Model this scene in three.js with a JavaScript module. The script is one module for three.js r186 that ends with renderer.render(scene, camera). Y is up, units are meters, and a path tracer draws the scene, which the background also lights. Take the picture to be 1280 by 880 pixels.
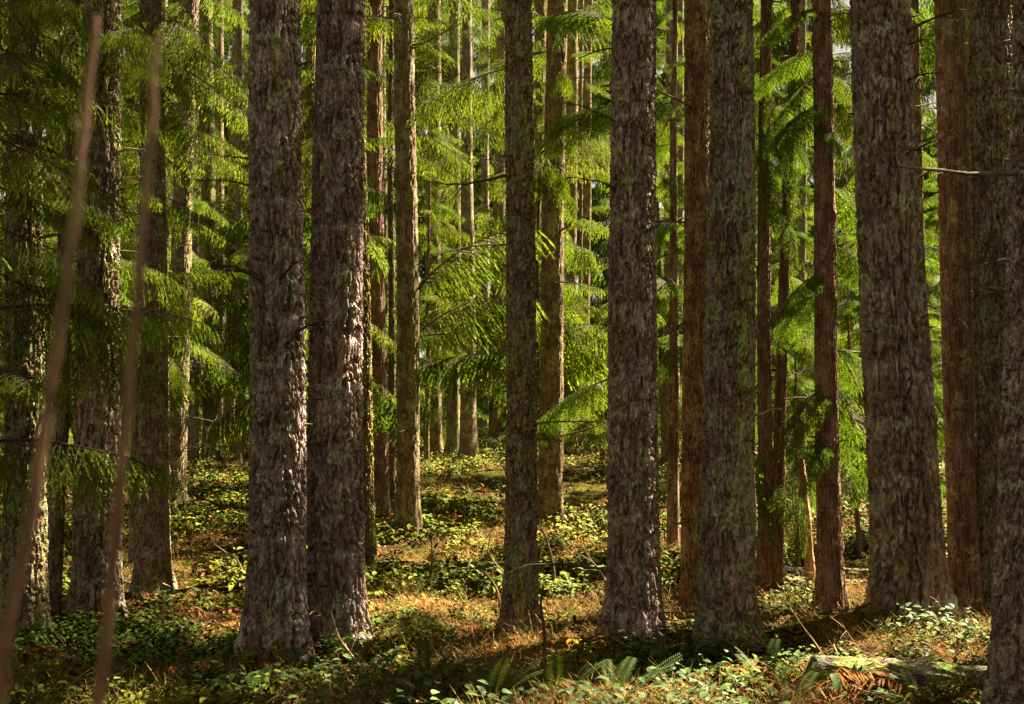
import * as THREE from 'three';
import { mergeGeometries } from 'three/addons/utils/BufferGeometryUtils.js';

// ---------------------------------------------------------------- camera, sky, sun, exposure
const EYE = new THREE.Vector3(0, 1.7, 0), FOV = 36, HORIZON = 540;      // photo pixels, 1280 x 880
const FOCAL = 440 / Math.tan(THREE.MathUtils.degToRad(FOV / 2));
const PITCH = Math.atan((HORIZON - 440) / FOCAL);
const scene = new THREE.Scene();
const camera = new THREE.PerspectiveCamera(FOV, 1280 / 880, 0.1, 600);
camera.position.copy(EYE);
camera.rotation.set(PITCH, 0, 0);
camera.focus = 10; camera.userData.fStop = 5;
const renderer = new THREE.WebGLRenderer({ antialias: true });
renderer.toneMapping = THREE.LinearToneMapping;
renderer.toneMappingExposure = 11.2;
renderer.shadowMap.enabled = true;

const SUN_AZ = THREE.MathUtils.degToRad(55), SUN_EL = THREE.MathUtils.degToRad(49);   // azimuth from straight ahead towards the right
const sunDir = new THREE.Vector3(Math.sin(SUN_AZ) * Math.cos(SUN_EL), Math.sin(SUN_EL), -Math.cos(SUN_AZ) * Math.cos(SUN_EL));
const sun = new THREE.DirectionalLight(new THREE.Color().setRGB(1, 0.89, 0.69), 5);
sun.position.copy(sunDir).multiplyScalar(80).add(new THREE.Vector3(0, 0, -15));
sun.target.position.set(0, 0, -15);
sun.castShadow = true; sun.shadow.mapSize.set(4096, 4096);
Object.assign(sun.shadow.camera, { left: -45, right: 45, top: 45, bottom: -45, near: 1, far: 200 });
scene.add(sun, sun.target);
{
  const W = 256, H = 128, d = new Float32Array(W * H * 4);
  for (let j = 0; j < H; j++) for (let i = 0; i < W; i++) {
    const el = ((j + 0.5) / H - 0.5) * Math.PI, s = Math.max(0, Math.sin(el)), k = Math.pow(1 - s, 2.2);
    const o = (j * W + i) * 4;
    d[o] = 0.044 + 0.058 * k; d[o + 1] = 0.044 + 0.053 * k; d[o + 2] = 0.042 + 0.035 * k; d[o + 3] = 1;
  }
  const t = new THREE.DataTexture(d, W, H, THREE.RGBAFormat, THREE.FloatType);
  t.mapping = THREE.EquirectangularReflectionMapping; t.magFilter = THREE.LinearFilter; t.needsUpdate = true;
  scene.background = t; scene.environment = t;
}

// ---------------------------------------------------------------- helpers
let seedState = 12345;
const reseed = s => { seedState = (s * 2654435761) >>> 0; };
function rnd() { seedState = (seedState + 0x6D2B79F5) >>> 0; let t = seedState; t = Math.imul(t ^ (t >>> 15), t | 1); t ^= t + Math.imul(t ^ (t >>> 7), t | 61); return ((t ^ (t >>> 14)) >>> 0) / 4294967296; }
const rr = (a, b) => a + (b - a) * rnd();
const lerp = (a, b, t) => a + (b - a) * t, clamp = (x, a = 0, b = 1) => Math.min(b, Math.max(a, x));
const smooth = (a, b, x) => { const t = clamp((x - a) / (b - a)); return t * t * (3 - 2 * t); };
const V = (x, y, z) => new THREE.Vector3(x, y, z);
function hash(x, y, s) { let h = Math.imul(x | 0, 374761393) + Math.imul(y | 0, 668265263) + Math.imul(s | 0, 2147483647 - 19); h = Math.imul(h ^ (h >>> 13), 1274126177); h ^= h >>> 16; h = Math.imul(h, 2246822519); return ((h ^ (h >>> 15)) >>> 0) / 4294967296; }
const mod = (a, n) => ((a % n) + n) % n;
function vnoise(x, y, s, px = 1 << 20, py = 1 << 20) {               // value noise, period px, py, in -1 .. 1
  const xi = Math.floor(x), yi = Math.floor(y), fx = x - xi, fy = y - yi, u = fx * fx * (3 - 2 * fx), v = fy * fy * (3 - 2 * fy);
  const x0 = mod(xi, px), x1 = mod(xi + 1, px), y0 = mod(yi, py), y1 = mod(yi + 1, py);
  return 2 * lerp(lerp(hash(x0, y0, s), hash(x1, y0, s), u), lerp(hash(x0, y1, s), hash(x1, y1, s), u), v) - 1;
}
const fbm = (x, y, s, n = 4) => { let a = 0, k = 0.5; for (let i = 0; i < n; i++) { a += k * vnoise(x, y, s + i); x *= 2.03; y *= 2.03; k *= 0.5; } return a; };
const pfbm = (x, y, s, px, py, n) => { let a = 0, k = 0.5; for (let i = 0; i < n; i++) { a += k * vnoise(x, y, s + i, px, py); x *= 2; y *= 2; px *= 2; py *= 2; k *= 0.5; } return a; };
const RGB = (r, g, b) => new THREE.Color().setRGB(r, g, b);
const taken = {};
function numbered(n) { const k = taken[n] = (taken[n] ?? -1) + 1; return k ? `${n}_${String(k).padStart(3, '0')}` : n; }
function add(o, parent) { o.traverse(c => { if (c.isMesh) { c.castShadow = true; c.receiveShadow = true; } }); (parent ?? scene).add(o); return o; }
function part(name, geometry, material, parent) { const m = new THREE.Mesh(geometry, material); m.name = name; return add(m, parent); }
function thing(name, label, category, group, pos) { const g = new THREE.Group(); g.name = numbered(name); g.userData = { label, category }; if (group) g.userData.group = group; if (pos) g.position.copy(pos); scene.add(g); return g; }
function instanced(name, geometry, material, list, parent, label, category) {   // list of [matrix, colour]
  const m = new THREE.InstancedMesh(geometry, material, list.length); m.name = parent ? name : numbered(name);
  list.forEach(([mt, c], i) => { m.setMatrixAt(i, mt); if (c) m.setColorAt(i, c); });
  m.userData.kind = 'stuff'; if (label) { m.userData.label = label; m.userData.category = category; }
  return add(m, parent);
}
const M4 = (p, q, s) => new THREE.Matrix4().compose(p, q, typeof s === 'number' ? V(s, s, s) : s);
const eul = (x, y, z, o = 'YXZ') => new THREE.Quaternion().setFromEuler(new THREE.Euler(x, y, z, o));

// a pixel of the photograph gives a direction; depth comes from the ground or from what the thing touches
function ray(px, py) { return V((px - 640) / FOCAL, (440 - py) / FOCAL, -1).applyAxisAngle(V(1, 0, 0), PITCH); }
function atDepth(px, py, depth) { const r = ray(px, py); return r.multiplyScalar(depth / -r.z).add(EYE); }
const PROFILE = [[-200, 0], [0, 0.02], [8, 0.02], [11, 0.14], [15, 0.40], [22, 0.95], [30, 1.2], [45, 1.6], [80, 2.6], [200, 6]];
function profile(d) { for (let i = 1; i < PROFILE.length; i++) if (d < PROFILE[i][0]) { const [a, ya] = PROFILE[i - 1], [b, yb] = PROFILE[i]; return lerp(ya, yb, (d - a) / (b - a)); } return 6; }
function groundY(x, z) {
  const d = -z;
  return (profile(d - 0.8) + profile(d) + profile(d + 0.8)) / 3 + 0.16 * fbm(x * 0.33 + 7, z * 0.33, 3, 3) + 0.05 * fbm(x * 1.7, z * 1.7 + 3, 9, 3);
}
function onGround(px, py) {                                          // where the ray through a pixel meets the ground
  const r = ray(px, py); let t = 2;
  for (; t < 120; t += 0.02) { const p = r.clone().multiplyScalar(t).add(EYE); if (p.y <= groundY(p.x, p.z)) { p.y = groundY(p.x, p.z); return p; } }
  return atDepth(px, py, 60);
}
const groundAt = (x, z) => V(x, groundY(x, z), z);

// geometry collector: positions, colours, uv, triangles
class GB {
  constructor() { this.p = []; this.c = []; this.t = []; this.i = []; this.n = 0; }
  v(x, y, z, c, u = 0, w = 0) { this.p.push(x, y, z); this.c.push(c[0], c[1], c[2]); this.t.push(u, w); return this.n++; }
  tri(a, b, c) { this.i.push(a, b, c); }
  blade(A, B, width, side, c, c2) {      // a pointed leaf blade from A to B, widest near the middle
    const mx = lerp(A.x, B.x, 0.45), my = lerp(A.y, B.y, 0.45), mz = lerp(A.z, B.z, 0.45), d = c2 ?? c;
    const a = this.v(A.x, A.y, A.z, c), l = this.v(mx + side.x * width, my + side.y * width, mz + side.z * width, c), r = this.v(mx - side.x * width, my - side.y * width, mz - side.z * width, c), b = this.v(B.x, B.y, B.z, d);
    this.tri(a, r, l); this.tri(l, r, b);
  }
  tube(pts, radii, sides, c, vscale = 0.36) {
    const rows = []; const T = V(), up = V(0, 1, 0), n1 = V(), n2 = V(); let len = 0;
    pts.forEach((p, k) => {
      T.copy(pts[Math.min(k + 1, pts.length - 1)]).sub(pts[Math.max(k - 1, 0)]).normalize();
      if (k) len += p.distanceTo(pts[k - 1]);
      n1.crossVectors(Math.abs(T.y) > 0.9 ? V(1, 0, 0) : up, T).normalize(); n2.crossVectors(T, n1);
      const row = [];
      for (let s = 0; s <= sides; s++) { const a = s / sides * Math.PI * 2, r = radii[k]; row.push(this.v(p.x + (n1.x * Math.cos(a) + n2.x * Math.sin(a)) * r, p.y + (n1.y * Math.cos(a) + n2.y * Math.sin(a)) * r, p.z + (n1.z * Math.cos(a) + n2.z * Math.sin(a)) * r, c, s / sides * 0.25, len * vscale)); }
      rows.push(row);
    });
    for (let k = 0; k + 1 < rows.length; k++) for (let s = 0; s < sides; s++) { this.tri(rows[k][s], rows[k][s + 1], rows[k + 1][s]); this.tri(rows[k + 1][s], rows[k][s + 1], rows[k + 1][s + 1]); }
    const e = rows.length - 1, q = this.v(pts[e].x, pts[e].y, pts[e].z, c); for (let s = 0; s < sides; s++) this.tri(rows[e][s], rows[e][s + 1], q);
  }
  done() {
    const g = new THREE.BufferGeometry();
    g.setAttribute('position', new THREE.Float32BufferAttribute(this.p, 3)); g.setAttribute('color', new THREE.Float32BufferAttribute(this.c, 3)); g.setAttribute('uv', new THREE.Float32BufferAttribute(this.t, 2));
    g.setIndex(this.i); g.computeVertexNormals(); return g;
  }
}

// ---------------------------------------------------------------- bark: relief and colour, tileable over 1.4 m x 2.8 m
const BW = 640, BH = 1280;
const toS = v => { v = clamp(v); return Math.round(255 * (v <= 0.0031308 ? v * 12.92 : 1.055 * Math.pow(v, 1 / 2.4) - 0.055)); };
function voronoi(x, y, s, px, py) {                                  // [F2 - F1, cell value]
  const xi = Math.floor(x), yi = Math.floor(y); let f1 = 9, f2 = 9, id = 0;
  for (let j = -1; j <= 1; j++) for (let i = -1; i <= 1; i++) {
    const cx = mod(xi + i, px), cy = mod(yi + j, py), h = hash(cx, cy, s);
    const dx = xi + i + 0.1 + 0.8 * h - x, dy = yi + j + 0.1 + 0.8 * hash(cx, cy, s + 77) - y, d = dx * dx + dy * dy;
    if (d < f1) { f2 = f1; f1 = d; id = h; } else if (d < f2) f2 = d;
  }
  return [Math.sqrt(f2) - Math.sqrt(f1), id];
}
const BARKS = {
  fir: { seed: 11, cx: 32, cy: 20, fu: 20, fv: 9, crack: 0.42, depth: 0.060, tones: [[0.200, 0.138, 0.108], [0.118, 0.072, 0.052], [0.290, 0.220, 0.184]], lichen: 0.08, lichenTone: [0.27, 0.27, 0.195] },
  mossy: { seed: 23, cx: 34, cy: 20, fu: 20, fv: 11, crack: 0.45, depth: 0.056, tones: [[0.165, 0.110, 0.078], [0.100, 0.056, 0.038], [0.240, 0.178, 0.138]], lichen: 0.46, lichenTone: [0.205, 0.205, 0.115] },
  hemlock: { seed: 37, cx: 46, cy: 22, fu: 26, fv: 9, crack: 0.45, depth: 0.032, tones: [[0.145, 0.094, 0.053], [0.080, 0.047, 0.027], [0.220, 0.155, 0.092]], lichen: 0.22, lichenTone: [0.255, 0.240, 0.120] },
  cedar: { seed: 51, cx: 56, cy: 7, fu: 30, fv: 5, crack: 0.40, depth: 0.022, tones: [[0.165, 0.085, 0.050], [0.095, 0.045, 0.027], [0.240, 0.145, 0.095]], lichen: 0.10, lichenTone: [0.30, 0.22, 0.14] },
};
for (const b of Object.values(BARKS)) {
  const S = b.seed, hgt = new Float32Array(BW * BH), hd = new Uint8Array(BW * BH * 4), cd = new Uint8Array(BW * BH * 4);
  for (let j = 0; j < BH; j++) for (let i = 0; i < BW; i++) {
    const u = i / BW, v = j / BH;
    const w1 = pfbm(u * 12, v * 16, S + 1, 12, 16, 3), w2 = vnoise(u * 80, v * 80, S + 9, 80, 80);
    const x = u * b.cx + 0.55 * w1 + 0.22 * w2, y = v * b.cy + 0.5 * pfbm(u * 14, v * 20, S + 5, 14, 20, 2) + 0.16 * w2;
    const [e, id] = voronoi(x, y, S, b.cx, b.cy);
    const [e2, id2] = voronoi(x * 2 + 0.4 * w2, y * 2, S + 3, b.cx * 2, b.cy * 2);
    const fine = pfbm(u * 110, v * 120, S + 13, 110, 120, 3);
    const f1 = Math.abs(pfbm(u * b.fu + 0.35 * w1, v * b.fv, S + 51, b.fu, b.fv, 3)), f2 = Math.abs(pfbm(u * b.fu * 2 + 0.3 * w1, v * b.fv * 3, S + 61, b.fu * 2, b.fv * 3, 2));
    const furrow = Math.min(smooth(0.05, 0.13, f1), 0.35 + 0.65 * smooth(0.03, 0.11, f2));
    let h = 0.60 * furrow + 0.14 * smooth(0.04, b.crack, e) + 0.14 * smooth(0.04, 0.35, e2) + 0.16 * (0.5 + fine) + 0.08 * (id - 0.5);
    // lichen and moss: raised crusts with a ragged outline
    const ln = pfbm(u * 9, v * 16, S + 21, 9, 16, 4) + 0.45 * pfbm(u * 70, v * 110, S + 31, 70, 110, 2);
    const li = smooth(0.0, 0.10, ln - (0.42 - 0.75 * b.lichen));
    h = clamp(h * 0.92 + 0.08 * li * (0.6 + fine));
    const [a, c, d] = b.tones, k1 = id * 0.6 + id2 * 0.4, k2 = clamp(0.5 + 1.3 * pfbm(u * 9, v * 14, S + 41, 9, 14, 4));
    const o = (j * BW + i) * 4;
    for (let q = 0; q < 3; q++) {
      let col = lerp(lerp(c[q], a[q], smooth(0.15, 0.6, k1)), d[q], smooth(0.45, 0.8, k2 * 0.5 + id2 * 0.5));
      col *= 1 + 0.7 * fine + 0.25 * w2;
      cd[o + q] = toS(lerp(col, b.lichenTone[q] * (1 + 0.5 * fine + 0.25 * w2), li * 0.85));
      hd[o + q] = Math.round(255 * h);
    }
    cd[o + 3] = hd[o + 3] = 255; hgt[j * BW + i] = h;
  }
  b.h = hgt;
  const tex = (data, srgb) => { const t = new THREE.DataTexture(data, BW, BH, THREE.RGBAFormat); t.wrapS = t.wrapT = THREE.RepeatWrapping; t.magFilter = THREE.LinearFilter; t.minFilter = THREE.LinearMipmapLinearFilter; t.generateMipmaps = true; if (srgb) t.colorSpace = THREE.SRGBColorSpace; t.needsUpdate = true; return t; };
  b.map = tex(cd, true); b.bump = tex(hd, false);
  b.material = new THREE.MeshPhysicalMaterial({ map: b.map, bumpMap: b.bump, bumpScale: b.depth * 0.55, roughness: 0.95, specularIntensity: 0.2, vertexColors: true });
}
const barkHeight = (b, u, v) => {
  const x = mod(u, 1) * BW, y = mod(v, 1) * BH, i = Math.floor(x), j = Math.floor(y), fx = x - i, fy = y - j, i1 = (i + 1) % BW, j1 = (j + 1) % BH;
  return lerp(lerp(b.h[j * BW + i % BW], b.h[j * BW + i1], fx), lerp(b.h[j1 * BW + i % BW], b.h[j1 * BW + i1], fx), fy);
};
const woodMat = new THREE.MeshPhysicalMaterial({ vertexColors: true, roughness: 0.95, specularIntensity: 0.2, map: BARKS.hemlock.map, bumpMap: BARKS.hemlock.bump, bumpScale: 0.004 });

// ---------------------------------------------------------------- ground
{
  const xs = [], zs = [];
  for (let i = -150; i <= 150; i++) xs.push(Math.sign(i) * (Math.abs(i) * 0.06 + Math.pow(Math.abs(i) / 150, 4) * 190));
  for (let j = 0; j <= 300; j++) { const t = j / 300; zs.push(12 - 45 * t - Math.pow(t, 5) * 170); }
  const g = new THREE.BufferGeometry(), p = [], c = [], uv = [], ix = [];
  for (const z of zs) for (const x of xs) {
    p.push(x, groundY(x, z) + 0.012 * vnoise(x * 9, z * 9, 71) , z); uv.push(x / 1.6, z / 1.6);
    const a = fbm(x * 0.8, z * 0.8, 101, 4) , m = fbm(x * 1.1 + 9, z * 1.1, 131, 4), q = 0.8 + 0.5 * vnoise(x * 7, z * 7, 151);
    let col = [0.045, 0.025, 0.009]; const mix = (k, t) => { for (let q2 = 0; q2 < 3; q2++) col[q2] = lerp(col[q2], t[q2], k); };
    mix(smooth(-0.05, 0.3, a), [0.085, 0.045, 0.011]);                       // dry needle litter
    mix(smooth(-0.16, 0.1, m), [0.062, 0.064, 0.004]);                      // moss
    c.push(col[0] * q, col[1] * q, col[2] * q);
  }
  const nx = xs.length;
  for (let j = 0; j + 1 < zs.length; j++) for (let i = 0; i + 1 < nx; i++) { const a = j * nx + i, b = a + 1, d = a + nx, e = d + 1; ix.push(a, b, d, b, e, d); }
  g.setAttribute('position', new THREE.Float32BufferAttribute(p, 3)); g.setAttribute('color', new THREE.Float32BufferAttribute(c, 3)); g.setAttribute('uv', new THREE.Float32BufferAttribute(uv, 2));
  g.setIndex(ix); g.computeVertexNormals();
  const N = 512, data = new Uint8Array(N * N * 4), hd = new Uint8Array(N * N * 4);
  for (let j = 0; j < N; j++) for (let i = 0; i < N; i++) {
    const u = i / N, v = j / N, f = pfbm(u * 24, v * 24, 301, 24, 24, 4), n2 = Math.abs(pfbm(u * 60, v * 12, 311, 60, 12, 2)) + Math.abs(pfbm(u * 12, v * 60, 321, 12, 60, 2)), o = (j * N + i) * 4, k = clamp(0.72 + 0.6 * f - 0.25 * n2);
    for (let q = 0; q < 3; q++) { data[o + q] = toS(k); hd[o + q] = Math.round(255 * clamp(0.5 + f * 0.8 - n2 * 0.3)); } data[o + 3] = hd[o + 3] = 255;
  }
  const tx = (d, s) => { const t = new THREE.DataTexture(d, N, N, THREE.RGBAFormat); t.wrapS = t.wrapT = THREE.RepeatWrapping; t.magFilter = THREE.LinearFilter; if (s) t.colorSpace = THREE.SRGBColorSpace; t.needsUpdate = true; return t; };
  const m = part('ground', g, new THREE.MeshPhysicalMaterial({ vertexColors: true, map: tx(data, true), bumpMap: tx(hd, false), bumpScale: 0.03, roughness: 1, specularIntensity: 0.05 }));
  m.userData = { kind: 'structure', label: 'forest floor of needle litter, moss and soil rising away', category: 'ground' };
}

// ---------------------------------------------------------------- foliage: boughs of fir and cedar
const leafMat = new THREE.MeshPhysicalMaterial({ vertexColors: true, roughness: 0.93, transmission: 0.5, thickness: 0, specularIntensity: 0.1, side: THREE.DoubleSide });
const canopyMat = new THREE.MeshPhysicalMaterial({ vertexColors: true, roughness: 0.95, specularIntensity: 0.15, side: THREE.DoubleSide });   // thick boughs that let no light through
const WOOD = [0.085, 0.055, 0.035];
function bend(A, dir, len, n, sag, wob = 0) {                         // a twig that leaves A along dir and sags with its own weight
  const pts = []; const d = dir.clone().normalize(), p = A.clone();
  for (let k = 0; k <= n; k++) { pts.push(p.clone()); d.y -= sag / n; if (wob) { d.x += rr(-wob, wob); d.z += rr(-wob, wob); d.y += rr(-wob, wob) * 0.6; } d.normalize(); p.addScaledVector(d, len / n); }
  return pts;
}
const along = (pts, t) => { const f = clamp(t) * (pts.length - 1), i = Math.min(Math.floor(f), pts.length - 2); return pts[i].clone().lerp(pts[i + 1], f - i); };
const heading = (pts, t) => { const i = Math.min(Math.floor(clamp(t) * (pts.length - 1)), pts.length - 2); return pts[i + 1].clone().sub(pts[i]).normalize(); };
function shoot(g, A, dir, len, weep, tone, kind) {                    // one leafy shoot with its needles
  const pts = bend(A, dir, len, 4, weep);
  const side = V().crossVectors(dir, V(0, 1, 0)).normalize(); if (!isFinite(side.x) || side.lengthSq() < 0.5) side.set(1, 0, 0);
  const c = [0.092 * tone, 0.132 * tone, 0.006 * tone], tip = [0.150 * tone, 0.185 * tone, 0.008 * tone];
  if (kind === 'cedar') {
    for (let k = 0; k < 4; k++) {
      const p = pts[k], q = pts[k + 1], w = 0.011 * (1 - k * 0.18), h = q.clone().sub(p);
      const s2 = side.clone().multiplyScalar(1).addScaledVector(V(0, 1, 0), rr(-0.4, 0.4)).normalize();
      g.blade(p, q.clone().addScaledVector(h, 0.35), w, s2, c, tip);
      if (k < 3) for (const s of [-1, 1]) g.blade(p.clone().lerp(q, 0.5), p.clone().lerp(q, 0.7).addScaledVector(h, 0.75).addScaledVector(s2, s * 0.034), 0.0075, h.clone().normalize().cross(s2).multiplyScalar(0.5).addScaledVector(s2, 0.6), c, tip);
    }
  } else {
    const n = Math.max(4, Math.round(len / (kind === 'far' ? 0.03 : 0.019))), wide = kind === 'far' ? 0.015 : 0.0095, nl = kind === 'far' ? 0.044 : 0.028;
    for (let k = 0; k < n; k++) {
      const t = k / n, p = along(pts, t), h = heading(pts, t), a = k * 2.4 + rr(0, 0.8);
      const out = side.clone().multiplyScalar(Math.cos(a)).addScaledVector(V(0, 1, 0), Math.sin(a) * 0.55);
      const e = p.clone().addScaledVector(h, nl * 0.75).addScaledVector(out, nl * 0.8);
      g.blade(p, e, wide, h.clone().cross(out).normalize().multiplyScalar(0.6).addScaledVector(h, 0.5), c, tip);
    }
    g.blade(pts[0], pts[2], wide, side, c, tip); g.blade(pts[2], pts[4].clone().addScaledVector(heading(pts, 1), 0.02), wide, side, tip, tip);
  }
}
function makeBough(seed, { len, width, rise, sag, weep, kind = 'fir', gap = 0.085, bare = 0.14 }) {
  reseed(seed);
  const g = new GB(), main = bend(V(0, 0, 0), V(1, rise, 0), len, 10, sag, 0.03);
  g.tube(main, main.map((_, k) => lerp(0.015, 0.003, k / 10) * len / 2), 5, WOOD);
  const n = Math.round(len * (1 - bare) / gap);
  for (let i = 0; i < n; i++) for (const s of [-1, 1]) {
    const t = bare + (1 - bare) * (i + rr(0, 0.8)) / n, P = along(main, t), h = heading(main, t);
    const L = width * Math.pow(1 - t, 0.75) * rr(0.55, 1.05) + 0.10; const bareTwig = rnd() < 0.1 || vnoise(t * 6, s * 3 + 5, seed) < -0.55;
    const side = V(-h.z, 0, h.x).normalize().multiplyScalar(s), d = h.clone().multiplyScalar(0.65).addScaledVector(side, 0.8).add(V(0, rr(-0.1, 0.15), 0)).normalize();
    const tw = bend(P, d, L, 5, weep * 0.8 * (0.5 + L), 0.04), tone = rr(0.7, 1.25);
    g.tube([tw[0], tw[2], tw[5]], [0.005, 0.004, 0.002], 3, bareTwig ? [0.15, 0.115, 0.085] : WOOD); if (bareTwig) continue;
    const m = Math.max(2, Math.round(L / (kind === 'far' ? 0.11 : kind === 'cedar' ? 0.05 : 0.072)));
    for (let k = 0; k < m; k++) {
      const tt = (k + 0.6) / m, p = along(tw, tt), hh = heading(tw, tt), sd = V(-hh.z, 0, hh.x).normalize().multiplyScalar(k % 2 ? 1 : -1);
      const dd = hh.clone().multiplyScalar(0.75).addScaledVector(sd, 0.65).add(V(0, rr(-0.1, 0.05) - weep * 0.5, 0)).normalize();
      shoot(g, p, dd, rr(0.08, 0.15) * (kind === 'far' ? 1.9 : 1.35) * (1 + 0.5 * weep) * (1.15 - 0.4 * tt), weep * rr(0.6, 1.5), tone * rr(0.7, 1.3), kind);
    }
    shoot(g, tw[5], heading(tw, 1), rr(0.08, 0.12) * (1 + weep * 0.6), weep, tone * 1.15, kind);
  }
  return g.done();
}
const BOUGH = {
  fir: makeBough(1, { len: 2, width: 0.7, rise: 0.25, sag: 0.6, weep: 0.8, gap: 0.075 }),
  firWide: makeBough(2, { len: 2, width: 0.95, rise: 0.15, sag: 0.5, weep: 1.2, gap: 0.085 }),
  weeping: makeBough(3, { len: 1.6, width: 0.5, rise: 0.35, sag: 0.9, weep: 2.2, gap: 0.06 }),
  far: makeBough(6, { len: 2, width: 0.9, rise: 0.25, sag: 0.7, weep: 1.0, kind: 'far', gap: 0.075, bare: 0.08 }),
  farWeeping: makeBough(7, { len: 1.8, width: 0.8, rise: 0.3, sag: 0.7, weep: 1.9, kind: 'far', gap: 0.07, bare: 0.08 }),
  cedar: makeBough(4, { len: 1.8, width: 0.6, rise: 0.1, sag: 0.75, weep: 0.55, kind: 'cedar', gap: 0.055 }),
  cedarWide: makeBough(5, { len: 1.8, width: 0.75, rise: 0.25, sag: 0.7, weep: 0.8, kind: 'cedar', gap: 0.06 }),
};
const GREEN = { fir: [1.0, 1.0, 1.0], hemlock: [1.08, 1.12, 0.9], cedar: [0.95, 1.04, 1.1] };
function tint(name, spread = 0.22) { const [r, g, b] = GREEN[name], k = rr(1 - spread, 1 + spread), h = rr(-0.12, 0.12); return RGB(r * k * (1 + h), g * k, b * k * (1 - h)); }
// boughs round a stem: [height, reach] from low to high
function crown(parent, protos, n, y0, y1, r0, r1, tone, axis = y => V(0, y, 0), mat = leafMat, thick = 1e9) {   // above "thick" metres the boughs are dense and opaque
  const lists = [...protos, ...protos].map(() => []), N = protos.length;
  for (let i = 0; i < n; i++) {
    const t = (i + rnd()) / n, y = lerp(y0, y1, t), az = i * 2.399 + rr(-0.5, 0.5), len = lerp(r0, r1, Math.pow(t, 0.9)) * rr(0.7, 1.15), k = Math.floor(rnd() * N) + (y > thick ? N : 0);
    lists[k].push([M4(axis(y), eul(rr(-0.6, 0.6), az, rr(-0.6, 0.3)), len / 1.9), tint(tone)]);
  }
  lists.forEach((l, k) => l.length && instanced('crown', BOUGH[protos[k % N]], k >= N ? canopyMat : mat, l, parent));
}

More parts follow.
